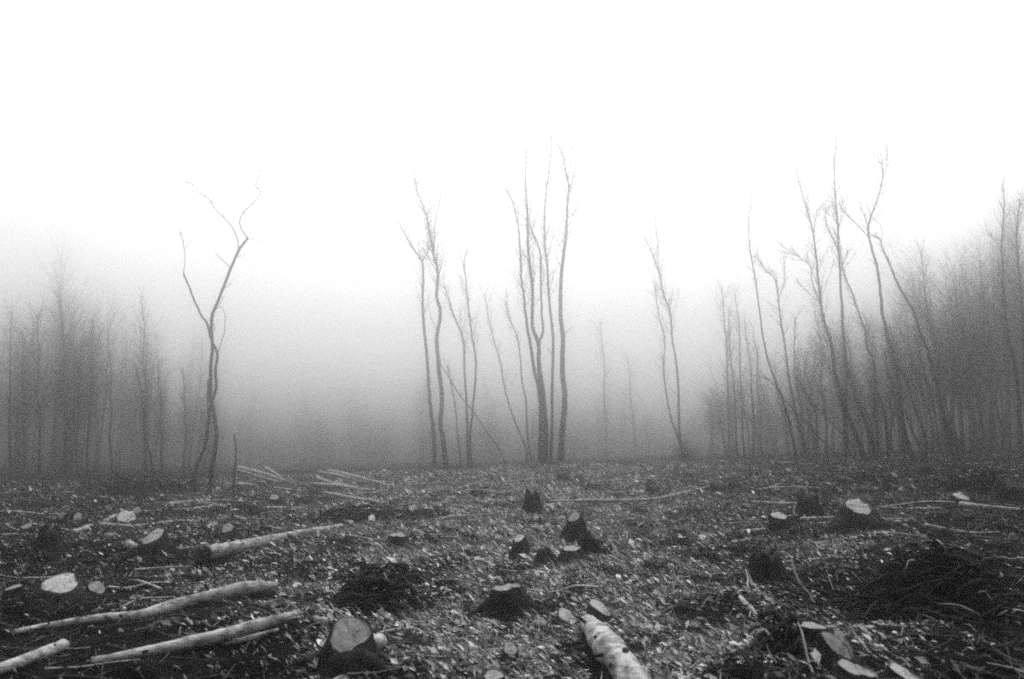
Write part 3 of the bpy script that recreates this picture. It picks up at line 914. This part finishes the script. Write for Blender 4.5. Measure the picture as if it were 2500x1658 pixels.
RG = 'slender bare trees leaning left on the right hand slope'
YR = 22
tree('first tall tree leaning left at the near end of the right hand group', YR, [
    ([(570, 1458), (550, 1330), (520, 1220), (490, 1140), (455, 1040), (435, 950), (415, 800), (400, 700), (383, 600), (375, 500), (385, 400), (400, 300)], 8.5, 1.3, True, (.6, 10, .07)),
    ([(490, 1150), (455, 1115), (430, 1100)], 1.8, .8, False, NT)], c6, group=RG)
tree('slim tree close behind the first tall leaning one', YR + 2, [
    ([(612, 1445), (575, 1290), (545, 1150), (530, 1050), (515, 930), (500, 850), (485, 720), (440, 670), (410, 620)], 9, 1.6, True, (.5, 16, .08)),
    ([(530, 1050), (505, 1020), (480, 1000)], 1.8, .8, False, NT),
    ([(490, 800), (520, 720), (515, 620)], 2, .8, False, (.2, 6, .3))], c6, group=RG)
tree('thin black stem leaning steeply left across the first trees on the right', YR - 1, [
    ([(745, 1445), (700, 1390), (640, 1330), (570, 1250), (520, 1200), (470, 1130), (440, 1110)], 4.5, 1.6, True, (.5, 6, .1))], c6, group=RG, name='leaning_sapling')
tree('large forked tree whose two thick stems part like a V on the right', YR + .5, [
    ([(845, 1445), (815, 1360), (780, 1270), (762, 1210), (735, 1130), (718, 1060), (710, 980), (680, 880), (660, 750), (650, 650), (635, 520), (610, 430), (585, 350), (565, 260)], 15, 2, True, (.45, 30, .09)),
    ([(762, 1215), (772, 1100), (760, 990), (752, 850), (745, 700), (740, 600), (735, 480), (725, 380), (722, 250), (725, 130)], 10, 1.8, False, (.45, 36, .09)),
    ([(765, 1440), (765, 1330), (758, 1230), (740, 1180)], 11, 9, True, NT),
    ([(662, 800), (630, 720), (625, 660), (580, 625), (540, 600), (490, 560)], 3.4, 1, False, (.3, 12, .2)),
    ([(740, 610), (710, 540), (685, 480), (690, 430)], 2.6, 1, False, (.2, 8, .3)),
    ([(715, 1100), (690, 1080), (640, 1010), (620, 960)], 2.2, .8, False, (.3, 5, .3)),
    ([(650, 800), (600, 750), (575, 730)], 2, .8, False, (.3, 4, .3)),
    ([(640, 520), (650, 450), (680, 400)], 2.4, 1, False, (.2, 8, .3)),
    ([(710, 980), (670, 930), (640, 860)], 2.2, 1, False, (.2, 6, .2))], c6, group=RG)
tree('wavy slim tree right of the large forked V tree', YR, [
    ([(938, 1425), (925, 1260), (893, 1160), (880, 1050), (850, 980), (845, 920), (820, 850), (790, 760), (760, 690), (750, 640)], 9, 2, True, (.5, 14, .08)),
    ([(925, 1045), (890, 1000), (860, 950)], 2, 1, False, NT),
    ([(880, 1160), (855, 1120), (845, 1080)], 2, 1, False, NT)], c6, group=RG)
tree('tall tree with a kinked top like a raised arm on the right', YR - .5, [
    ([(1042, 1445), (1010, 1350), (990, 1250), (985, 1150), (960, 1040), (935, 930), (915, 850), (905, 740), (890, 650), (870, 580), (858, 500), (880, 430), (910, 340), (915, 270), (900, 230), (850, 160)], 14, 1.6, True, (.65, 14, .07)),
    ([(858, 500), (840, 455), (820, 420)], 2.6, 1, False, (.2, 5, .3)),
    ([(862, 545), (800, 480), (760, 440), (740, 400)], 3, 1, False, (.2, 8, .3)),
    ([(868, 535), (895, 548), (912, 565)], 2.4, 1.4, False, NT),
    ([(875, 465), (910, 505), (912, 560)], 2, 1, False, NT),
    ([(905, 340), (935, 240), (930, 150)], 2.2, .8, False, (.2, 12, .3)),
    ([(890, 660), (875, 640), (862, 630)], 2.2, 1, False, NT),
    ([(988, 1200), (960, 1150), (940, 1100)], 2, .8, False, NT)], c6, group=RG)
tree('last tall tree of the right group bending far over to the left', YR - .5, [
    ([(1202, 1425), (1170, 1300), (1140, 1170), (1115, 1060), (1085, 970), (1060, 910), (1040, 840), (1010, 790), (975, 730), (955, 680), (935, 630), (915, 590), (905, 550), (880, 540)], 13, 2.4, True, (.7, 6, .05)),
    ([(1222, 1425), (1190, 1330), (1170, 1285)], 7, 6, True, NT)], c6, group=RG)
tree('slim tree between the kinked tree and the last bending one', YR + .5, [
    ([(1092, 1435), (1085, 1360), (1075, 1310), (1040, 1220), (1015, 1130), (980, 1070), (972, 1010), (960, 960), (940, 890)], 8.5, 2, True, (.5, 8, .08)),
    ([(1072, 1400), (1050, 1350), (1030, 1320), (1010, 1270)], 4, 2, True, NT)], c6, group=RG)
tree('pair of thin stems sloping left behind the forked V tree', YR + 1, [
    ([(885, 1435), (870, 1320), (850, 1250), (810, 1190), (790, 1110), (770, 1040)], 6, 2.4, True, (.5, 6, .08)),
    ([(862, 1435), (855, 1330), (820, 1230), (800, 1150), (775, 1060)], 5, 2, True, NT)], c6, group=RG)
tree('dark thin stem sloping left in front of the forked V tree', YR - .8, [
    ([(800, 1385), (745, 1330), (700, 1280), (640, 1220), (590, 1150), (575, 1110)], 4.5, 2, True, (.5, 4, .1))], c6, group=RG, name='leaning_sapling')
tree('faint upright tree behind the last bending one', YR + 6, [
    ([(1180, 1420), (1155, 1250), (1135, 1030), (1110, 930), (1090, 800), (1080, 700), (1070, 600)], 9, 2, True, (.4, 26, .1))], c6, group=RG)
tree('near tall tree rising against the dark wood at the right edge', YR - 1, [
    ([(1478, 1430), (1470, 1300), (1460, 1150), (1440, 1030), (1420, 950), (1410, 850), (1400, 700), (1395, 560), (1405, 430), (1400, 330)], 14, 2, True, (.5, 20, .08))], c6, group=RG)
tree('tree half cut off by the right edge of the photo', YR - 2, [
    ([(1500, 1430), (1495, 1200), (1485, 1000), (1475, 800), (1462, 650), (1455, 520), (1470, 400)], 14, 3, True, (.4, 30, .1))], c6, group=RG)
for i, (dx, sl, h, yy, w) in enumerate([(640, -40, 420, 27, 6), (690, -30, 520, 29, 6), (595, -25, 380, 28, 6), (905, -50, 560, 27, 7), (1010, -90, 520, 28, 6), (1120, -60, 500, 26, 6),
                                        (830, -60, 480, 30, 6), (960, -20, 330, 27, 7), (1250, -90, 620, 29, 8), (1330, -110, 560, 27, 7), (1400, -80, 640, 29, 9), (1290, -60, 480, 31, 7), (1360, -50, 700, 33, 8), (1440, -60, 800, 31, 8), (1160, -60, 640, 33, 7)]):
    lb = '%s %s sapling %s' % ('faint' if yy > 28 else 'thin grey', 'tall' if h > 550 else 'low', 'left of the big forked V tree' if dx < 740 else ('between the forked V tree and the kinked tree' if dx < 1000 else ('behind the last bending tree of the right group' if dx < 1240 else 'in front of the dark wood on the right')))
    pts = [(dx + sl * (t ** 1.4) + random.uniform(-9, 9), 1435 - h * t) for t in np.linspace(0, 1, 7)]
    tree(lb, yy, [(pts, w, 1.6, True, (.35, 20, .1))], c6, group='thin faint saplings on the right slope', name='sapling')
for i, (dx, sl, h, yy, w) in enumerate([(265, -18, 700, 31, 9), (610, -60, 420, 29, 8), (655, -18, 440, 30, 8), (350, 28, 620, 32, 8), (95, 0, 560, 33, 9), (160, -12, 640, 32, 8),
                                        (745, -8, 420, 34, 7), (590, -14, 690, 31, 6), (40, 8, 640, 32, 9), (310, 12, 520, 35, 8), (450, -10, 480, 36, 8)]):
    pts = [(dx + sl * (t ** 1.3) + random.uniform(-6, 6), 1415 - h * t) for t in np.linspace(0, 1, 7)]
    tree('%s %s thin tree %s' % ('faint' if yy > 31 else 'grey', 'tall' if h > 600 else 'low', 'near the left edge of the photo' if dx < 200 else ('midway between the left edge and the forked tree' if dx < 500 else 'close left of the forked tree')), yy, [(pts, w, 1.6, True, (.35, 26, .11))], c4, group='thin faint trees along the left edge of the wood', name='sapling')


c7 = lambda x, y: (1750 + x / 3.485, 700 + y / 3.485)
c7.nm = 'c7'
for i, (pts, w, yy, lb) in enumerate([
    ([(850, 1420), (852, 1200), (835, 1060), (770, 920), (710, 820), (680, 700)], 5, 22.5, 'thin bent stem just left of the forked V tree'),
    ([(752, 1420), (738, 1250), (700, 950), (662, 700), (665, 400), (672, 260)], 5.5, 24, 'thin straight stem between the slim tree and the forked V tree'),
    ([(942, 1420), (925, 1150), (905, 1000), (870, 850)], 4.5, 24, 'short thin stem close left of the foot of the V tree'),
    ([(1250, 1440), (1180, 1240), (1110, 1110), (1085, 1040)], 9, 21.6, 'leaning foot stem propping the forked V tree'),
    ([(1330, 1440), (1305, 1260), (1250, 1090), (1180, 950), (1145, 790), (1112, 680), (1090, 560)], 6.5, 22.4, 'dark thin stem right of the foot of the V tree'),
    ([(1372, 1440), (1368, 1240), (1345, 1000), (1345, 880)], 6, 22.9, 'straight thin stem under the wavy slim tree'),
    ([(1482, 1430), (1470, 1260), (1515, 1090), (1512, 980)], 4, 24.5, 'small stem curving right behind the wavy slim tree'),
    ([(1345, 900), (1280, 800), (1250, 690)], 3, 22.2, ''),
    ([(1750, 1440), (1690, 1290), (1650, 1180), (1600, 1050)], 5.5, 21.8, 'low dark stem leaning against the kinked tree'),
    ([(1822, 1440), (1830, 1150), (1745, 900), (1650, 600), (1560, 370)], 6, 25, 'grey stem leaning left between the kinked and the last tree'),
    ([(1905, 1440), (1855, 1050), (1790, 800), (1720, 560), (1680, 350)], 5.5, 26, 'paler stem leaning left close beside the last bending tree'),
    ([(1130, 1440), (1095, 1180), (1020, 900), (940, 640), (860, 500)], 5, 24, 'thin stem crossing behind the V tree from lower right'),
    ([(1600, 1440), (1570, 1200), (1500, 900), (1440, 640), (1430, 560)], 6, 23.5, 'thin stem running beside the left of the kinked tree'),
    ([(2060, 1440), (1990, 1180), (1930, 900), (1890, 600)], 5, 27, 'faint stem leaning left beyond the last bending tree'),
    ([(690, 1430), (640, 1300), (590, 1150), (565, 950)], 4.5, 25, 'faint stem behind the first leaning tree on the right')]):
    if lb:
        tree(lb, yy, [(pts, w, 1.8, True, (.5, 10, .10))], c7, group=RG, name='leaning_sapling')
for i, (x, hh_, yy) in enumerate([(1482, 330, 52), (1548, 250, 56), (1778, 420, 37), (1796, 360, 38), (1815, 400, 39), (1838, 330, 37), (1858, 300, 40), (880, 180, 44), (960, 150, 46)][:7]):
    pts = [(x - 18 * t * t + random.uniform(-4, 4), 1118 - hh_ * t) for t in np.linspace(0, 1, 7)]
    tree(['ghostly thin tree in the fog beyond the bush, %s', 'ghostly thin tree of the clump left of the right hand group, %s', 'ghostly short tree in the fog beyond the pole pile, %s'][0 if i < 2 else (1 if i < 7 else 2)] % ['leftmost', 'rightmost', 'leftmost', 'second from left', 'middle one', 'second from right', 'rightmost', 'left one', 'right one'][i],
         yy, [(pts, 8, 2, True, (.3, 24, .12))], lambda x, y: (x, y), group='ghostly trees half lost in the fog', name='ghostly_tree')

# ---- leafy bush round the lone thin tree
def bush(label, px, basey, w, h, n=900, Y=None, cat='bush'):
    g = ground(px, basey) if Y is None else at(px, basey, Y)
    base = Vector((g.x, g.y + .2, T(g.x, g.y + .2)))
    sc = g.y / F
    root = empty('evergreen_bush', base, label, cat)
    st = MB(); lf = MB()
    for k in range(22):
        a = random.uniform(0, 6.28); e = random.uniform(.2, 1)
        tip = Vector((math.cos(a) * w / 2 * sc * e, math.sin(a) * w / 2 * sc * e * .7, h * sc * (1.1 - .6 * e) * random.uniform(.5, 1.15)))
        st.tube([Vector((0, 0, -.05)), tip * .5 + Vector((0, 0, .08)), tip], [.012, .008, .004], 4)
        for q in range(n // 22):
            c = tip * random.uniform(.45, 1.08) + Vector([random.gauss(0, .07) for _ in range(3)])
            if c.z < .02:
                c.z = .02
            u = Vector([random.gauss(0, 1) for _ in range(3)]).normalized(); v = u.orthogonal().normalized()
            s = random.uniform(.025, .06)
            i = len(lf.v)
            lf.v += [c - u * s, c + v * s * .45, c + u * s, c - v * s * .45 + Vector((0, 0, .01))]
            lf.f += [(i, i + 1, i + 2, i + 3)]
    st.build('stems', M_TWIG, root)
    lf.build('leaves', M_LEAF, root, smooth=False)


bush('low leafy bush at the foot of the lone thin tree right of centre', 1680, 1132, 95, 56, Y=30.4)

# ------------------------------------------------------------------ the wood behind, tree by tree
def variant(k, twigs, rtw, H=12.0, stems=1, lean=0.0, n=3):
    random.seed(100 + k)
    tr = MB(); cr = MB()
    for s in range(stems):
        ox = 0 if s == 0 else random.uniform(-.3, .3)
        tx = random.uniform(-.9, .9) + lean * 2
        p1 = random.uniform(0, 6)
        Hs = H * (1 if s == 0 else random.uniform(.7, .95))
        path = []
        for i in range(10):
            t = i / 9
            path.append(Vector((ox + tx * t ** 1.4 + .12 * math.sin(p1 + t * 8) * t, .12 * math.sin(p1 * 2 + t * 6) * t + ox * .4, Hs * t - (.25 if i == 0 else 0))))
        rr = list(np.interp(np.linspace(0, 1, 10), [0, .1, 1], [.13, .10, .015]))
        tr.tube(path, rr, 5)
        add_twigs(cr, path, rr, .28, twigs, .17, rt=rtw, rmin=.006, sub=4, n=n)
    return tr, cr


def mesh_of(mb, name, mat):
    me = bpy.data.meshes.new(name)
    me.from_pydata([tuple(v) for v in mb.v], [], mb.f)
    me.materials.append(mat)
    me.polygons.foreach_set('use_smooth', [True] * len(me.polygons))
    return me


VAR = []
for k in range(9):
    tr, cr = variant(k, 46, .022, stems=1 + (k % 3 == 2), lean=[0, 0, 0, 0, 0, 0, -.8, -.9, -.7][k])
    VAR.append((mesh_of(tr, 'trunk', M_FARTREE), mesh_of(cr, 'crown', M_FARTREE)))
random.seed(42)
TOPX = [-500, 0, 60, 170, 300, 420, 560, 900, 1300, 1640, 1760, 1900, 2000, 2130, 2300, 2450, 2620]
TOPY = [770, 835, 830, 775, 850, 930, 1010, 1010, 1005, 1000, 985, 950, 915, 850, 760, 680, 620]
ZONES = [  # px range, depth range, count, where, group, jitter
    ((-120, 560), (44, 80), 54, [(-200, 'at the left edge of the photo'), (120, 'in the left hand wood'), (280, 'left of the lone forked tree'), (430, 'behind the lone forked tree')], 'misty trees of the left hand wood', 60),
    ((520, 1740), (70, 92), 30, [(0, 'far beyond the pole pile'), (900, 'far beyond the pair of slim trees'), (1150, 'far beyond the centre clump'), (1420, 'far beyond the bush at the lone thin tree')], 'fogbound trees beyond the centre', 40),
    ((1700, 2140), (46, 74), 34, [(0, 'left of the leaning group'), (1850, 'behind the leaning group'), (1990, 'behind the kinked tree of the leaning group')], 'misty trees behind the right hand group', 50),
    ((2130, 2620), (42, 72), 52, [(0, 'right of the leaning group'), (2280, 'in the dark right hand wood'), (2400, 'at the right edge of the photo')], 'misty trees of the right hand wood', 55)]
for (x0, x1), (d0, d1), cnt, where, grp, jit in ZONES:
    for k in range(cnt):
        px = x0 + (x1 - x0) * min(.999, max(0, (k + random.gauss(.5, 1.6)) / cnt))
        Y = random.uniform(d0, d1)
        a = at(px, 1100, Y)
        z = T(a.x, Y)
        topy = float(np.interp(px, TOPX, TOPY)) + random.gauss(0, jit)
        topz = at(px, topy, Y).z
        s = max(.35, min(1.6, (topz - z) / 12.0))
        vi = random.choice([6, 7, 8, 3, 4]) if (px > 1740 and random.random() < .6) else random.randrange(6)
        shape = 'leaning' if vi >= 6 else ('forked' if vi % 3 == 2 else 'upright')
        size = 'tall' if s > .95 else ('short' if s < .65 else 'mid sized')
        near = 'dim' if Y < d0 + (d1 - d0) * .4 else 'almost vanished'
        wh = [w for q, w in where if px >= q][-1]
        root = empty('misty_tree', (a.x, Y, z), '%s %s %s bare tree %s' % (near, size, shape, wh), 'tree', grp)
        root.rotation_euler = (R(random.gauss(0, 2)), R(random.gauss(-1, 3.2)), 0 if vi >= 6 else random.uniform(0, 6.28))
        fat = s ** .5 * random.choice((.55, .8, 1, 1.3, 1.8))
        root.scale = (fat, fat, s)
        for me, nm in zip(VAR[vi], ('trunk', 'crown')):
            o = bpy.data.objects.new(nm, me); COL.objects.link(o); o.parent = root

# the mass of the wood further back, too dense to count
def far_wood():
    vs = []; fs = []; n0 = 0
    src = []
    for k in range(4):
        tr, cr = variant(20 + k, 34, .04, stems=2)
        v = np.array([tuple(p) for p in tr.v + cr.v])
        off = len(tr.v)
        f = [q for q in tr.f if len(q) == 4] + [tuple(i + off for i in q) for q in cr.f if len(q) == 4]
        src.append((v, np.array(f)))
    r = np.random.default_rng(5)
    for i in range(200):
        px = r.uniform(-500, 3000)
        if (380 < px < 1900 and i % 2) or (px < 620 and i % 5 < 2) or (px > 1900 and i % 4 == 0):
            continue
        Y = r.uniform(82, 96)
        top = float(np.interp(px, TOPX, TOPY)) + 45
        if px < 560:
            Y -= 8
        elif px > 1760:
            Y -= 10
        top += r.normal(0, 45)
        a = at(px, 1100, Y); z = T(a.x, Y); tz = at(px, top, Y).z
        s = max(.3, (tz - z) / 12)
        v, f = src[r.integers(4)]
        an = r.uniform(0, 6.28)
        c, s_ = math.cos(an), math.sin(an)
        w = 1.3
        vv = np.stack([(v[:, 0] * c - v[:, 1] * s_) * w + a.x, (v[:, 0] * s_ + v[:, 1] * c) * w + Y, v[:, 2] * s + z], 1)
        vs.append(vv); fs.append(f + n0); n0 += len(v)
    o = np_mesh('distant_wood', np.concatenate(vs), np.concatenate(fs), M_FARTREE)
    tag(o, 'dense bare wood fading into the fog behind the single trees', 'wood', None, 'stuff')


far_wood()


# ------------------------------------------------------------------ litter
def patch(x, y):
    """how thickly pale leaves and chips lie: a fan of fresh litter, thinned either side to stand in for lens vignetting"""
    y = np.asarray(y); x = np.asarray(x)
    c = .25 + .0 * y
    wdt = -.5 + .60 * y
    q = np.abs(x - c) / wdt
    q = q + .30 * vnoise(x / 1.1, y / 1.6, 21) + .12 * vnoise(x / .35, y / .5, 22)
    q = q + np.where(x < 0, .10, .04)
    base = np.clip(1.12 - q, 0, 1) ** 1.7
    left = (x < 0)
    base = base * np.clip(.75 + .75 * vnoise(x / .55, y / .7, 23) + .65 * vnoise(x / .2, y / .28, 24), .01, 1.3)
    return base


def free_of_stumps(x, y):
    ok = np.ones(len(x), bool)
    for (sx, sy, sr) in STUMPS:
        ok &= ((x - sx) ** 2 + ((y - sy) * 1.0) ** 2) > sr * sr * rng.uniform(.75, 1.25, len(x))
    return ok


def sample(n, y0, y1, power=1.0):
    y = y0 + (y1 - y0) * rng.random(n) ** power
    x = (rng.random(n) * 2 - 1) * (y * .74 + 1.6)
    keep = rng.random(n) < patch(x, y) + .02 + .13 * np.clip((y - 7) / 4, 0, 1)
    keep &= free_of_stumps(x, y)
    return x[keep], y[keep]


def leaves():
    V = []; Fc = []; Tn = []; n0 = 0
    for (n, y0, y1, l0, l1) in ((135000, 3.6, 9.5, .022, .075), (140000, 9.5, 17, .03, .10), (110000, 17, 30, .05, .14)):
        x, y = sample(n, y0, y1)
        m = len(x)
        z = terrain(x, y)
        L = rng.uniform(l0, l1, m) * np.exp(rng.normal(0, .25, m))
        Wd = L * rng.uniform(.14, .55, m)
        u = np.stack([-1 + rng.normal(0, .55, m), rng.normal(0, .75, m), .55 + rng.normal(0, .38, m)], 1)
        u /= np.linalg.norm(u, axis=1)[:, None]
        up = np.stack([rng.normal(0, .45, m), rng.normal(-.25, .45, m), np.ones(m)], 1)
        v = np.cross(up, u); v /= np.linalg.norm(v, axis=1)[:, None]
        w = np.cross(u, v)
        c = np.stack([x, y, z + np.abs(u[:, 2]) * L * .45 + rng.uniform(.0, .015, m)], 1)
        L = L[:, None] / 2; Wd = Wd[:, None] / 2
        a = c - u * L; b = c + v * Wd + w * Wd * .5 + u * L * rng.uniform(-.3, .3, (m, 1)); d = c + u * L; e = c - v * Wd + w * Wd * .5
        vv = np.stack([a, b, d, e], 1).reshape(-1, 3)
        i = n0 + np.arange(m) * 4
        ff = np.concatenate([np.stack([i, i + 1, i + 2], 1), np.stack([i, i + 2, i + 3], 1)])
        tn = np.clip(np.exp(rng.normal(-1.2, .9, m)) * np.clip(.38 + 1.1 * patch(x, y), 0, 1.15), .008, .68)  # leaves off the fan get darker: vignetting put into their colour
        V.append(vv); Fc.append(ff); Tn.append(np.repeat(tn, 4)); n0 += m * 4
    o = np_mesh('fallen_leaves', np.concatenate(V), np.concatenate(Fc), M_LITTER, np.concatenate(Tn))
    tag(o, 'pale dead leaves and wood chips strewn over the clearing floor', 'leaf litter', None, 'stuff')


def blades():
    """dead grass, all combed over to the left"""
    V = []; Fc = []; Tn = []; n0 = 0
    for (n, y0, y1, l0, l1, wd) in ((34000, 3.6, 10, .06, .24, .0042), (40000, 10, 18, .08, .30, .006), (30000, 18, 30, .1, .34, .009)):
        x, y = sample(n, y0, y1)
        m = len(x); z = terrain(x, y)
        L = rng.uniform(l0, l1, m)[:, None]
        u = np.stack([-.9 + rng.normal(0, .35, m), rng.normal(0, .5, m), np.abs(.55 + rng.normal(0, .3, m))], 1)
        u /= np.linalg.norm(u, axis=1)[:, None]
        s = np.stack([u[:, 2], np.zeros(m), -u[:, 0]], 1) * wd
        a = np.stack([x, y, z - .005], 1)
        b = a + u * L * .55
        d = a + u * L + np.stack([-.12 * L[:, 0], np.zeros(m), -.10 * L[:, 0]], 1)
        vv = np.stack([a - s, a + s, b + s * .8, b - s * .8, d], 1).reshape(-1, 3)
        i = n0 + np.arange(m) * 5
        ff = np.concatenate([np.stack([i, i + 1, i + 2], 1), np.stack([i, i + 2, i + 3], 1), np.stack([i + 3, i + 2, i + 4], 1)])
        tn = np.clip(np.exp(rng.normal(-1.6, .9, m)) * np.clip(.25 + 1.1 * patch(x, y), 0, 1.1), .01, .6)  # blade colour drops off the fan too, imitating light falloff at the frame edges
        V.append(vv); Fc.append(ff); Tn.append(np.repeat(tn, 5)); n0 += m * 5
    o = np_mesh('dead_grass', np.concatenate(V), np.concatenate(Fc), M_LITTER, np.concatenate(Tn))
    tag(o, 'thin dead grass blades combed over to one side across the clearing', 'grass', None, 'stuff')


def debris():
    """thin broken twigs lying every way, too many to count"""
    V = []; Fc = []; Tn = []; n0 = 0
    for (n, y0, y1, l0, l1, wd) in ((5200, 3.6, 10, .08, .34, .0045), (6500, 10, 18, .12, .5, .007), (6500, 18, 30, .16, .7, .011)):
        y = y0 + (y1 - y0) * rng.random(n); x = (rng.random(n) * 2 - 1) * (y * .74 + 1.6)
        k = free_of_stumps(x, y); x = x[k]; y = y[k]
        m = len(x); L = rng.uniform(l0, l1, m); an = rng.normal(0, .9, m)
        P = []
        for t in (-.5, 0, .5):
            qx = x + np.cos(an) * L * t; qy = y + np.sin(an) * L * t + (rng.normal(0, .06, m) * L if t == 0 else 0)
            P.append(np.stack([qx, qy, terrain(qx, qy) + wd * 2 + rng.uniform(0, .035, m) + (rng.random(m) ** 3) * L * .3 * (t > 0)], 1))
        sides = np.stack([-np.sin(an), np.cos(an), np.zeros(m)], 1)
        upv = np.array([0, 0, 1.0])
        rings = []
        for q, s in zip(P, (1, .85, .5)):
            r = wd * s
            rings += [q + sides * r, q - sides * r * .5 + upv * r * .87, q - sides * r * .5 - upv * r * .87]
        vv = np.stack(rings, 1).reshape(-1, 3)
        i = n0 + np.arange(m) * 9
        ff = []
        for a in (0, 3):
            for j in range(3):
                ff.append(np.stack([i + a + j, i + a + (j + 1) % 3, i + a + 3 + (j + 1) % 3, i + a + 3 + j], 1))
        V.append(vv); Fc.append(np.concatenate(ff)); n0 += m * 9
        Tn.append(np.repeat(np.clip(np.exp(rng.normal(-2.2, .95, m)) * (.3 + .9 * patch(x, y)), .012, .5), 9))  # twig tone dims outside the fan, edge darkening painted into the colour
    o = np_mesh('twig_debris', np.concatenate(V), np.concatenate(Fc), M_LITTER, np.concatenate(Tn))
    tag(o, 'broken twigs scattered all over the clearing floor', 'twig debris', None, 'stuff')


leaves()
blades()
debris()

# ---- loose sticks lying about, one by one
random.seed(5)
for k in range(280):
    y = 4.4 + 22 * random.random() ** .9
    x = random.uniform(-1, 1) * (y * .68 + .3)
    L = random.uniform(.25, .9) * (1 if y < 10 else 1.9)
    a = random.gauss(0, .5) + (math.pi if random.random() < .5 else 0)
    c = Vector((x, y, T(x, y) + .02))
    pts = []
    for t in (-.5, -.17, .17, .5):
        q = Vector((x + math.cos(a) * L * t, y + math.sin(a) * L * t + random.uniform(-.03, .03) * L, 0))
        q.z = T(q.x, q.y) + random.uniform(.015, .05)
        pts.append(q - c)
    r = random.uniform(.005, .016) * (1 if y < 10 else 1.8)
    mb = MB(); sp = smooth_path(pts, 3)
    mb.tube(sp, list(np.linspace(r, r * .5, len(sp))), 5, wob=.1)
    dark = random.random() < .30 + .45 * min(1, abs(x) / (.55 * y + .5))  # dark colour likelier towards the sides, standing in for vignetting
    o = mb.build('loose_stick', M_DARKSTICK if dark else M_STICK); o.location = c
    u_ = x / y
    place = ('near the left foreground logs' if u_ < -.22 else ('around the large foreground stump' if u_ < 0 else ('around the thick foreground log' if u_ < .2 else 'near the lobed stump at the lower right'))) if y < 8 else (
        ('around the tall flared stump' if u_ < -.35 else ('beside the thick rooty log' if u_ < -.12 else ('around the mossy double stool' if u_ < .12 else ('around the split dark stump' if u_ < .32 else 'beyond the huge black heap')))) if y < 15 else
        ('below the left hand wood' if u_ < -.3 else ('near the far pole pile' if u_ < -.1 else ('below the centre clump' if u_ < .12 else ('below the lone thin tree' if u_ < .3 else 'below the leaning trees on the right')))))
    tag(o, '%s %s stick lying on the litter %s' % ('long' if L > .9 else 'short', 'dark' if dark else 'pale', place), 'stick',
        'dark sticks scattered over the clearing' if dark else 'pale sticks scattered over the clearing')

# ------------------------------------------------------------------ the fog
hm = bpy.data.materials.new('fog_air'); hm.use_nodes = True
hn = hm.node_tree; hn.nodes.clear()
ho = hn.nodes.new('ShaderNodeOutputMaterial'); hv = hn.nodes.new('ShaderNodeVolumePrincipled')
hv.inputs['Color'].default_value = (.96, .96, .96, 1)
hv.inputs['Density'].default_value = FOG
hv.inputs['Anisotropy'].default_value = FOG_G
hn.links.new(hv.outputs[0], ho.inputs['Volume'])
hb = MB()
X0, X1, Y0_, Y1_, Z0, Z1 = -102, 102, -92, 98.5, -3.2, 17.5
hb.v = [Vector(p) for p in ((X0, Y0_, Z0), (X1, Y0_, Z0), (X1, Y1_, Z0), (X0, Y1_, Z0), (X0, Y0_, Z1), (X1, Y0_, Z1), (X1, Y1_, Z1), (X0, Y1_, Z1))]
hb.f = [(0, 3, 2, 1), (4, 5, 6, 7), (0, 1, 5, 4), (1, 2, 6, 5), (2, 3, 7, 6), (3, 0, 4, 7)]
hz = hb.build('haze', hm, smooth=False)
tag(hz, 'even fog filling the clearing and the wood', 'fog', None, 'stuff')
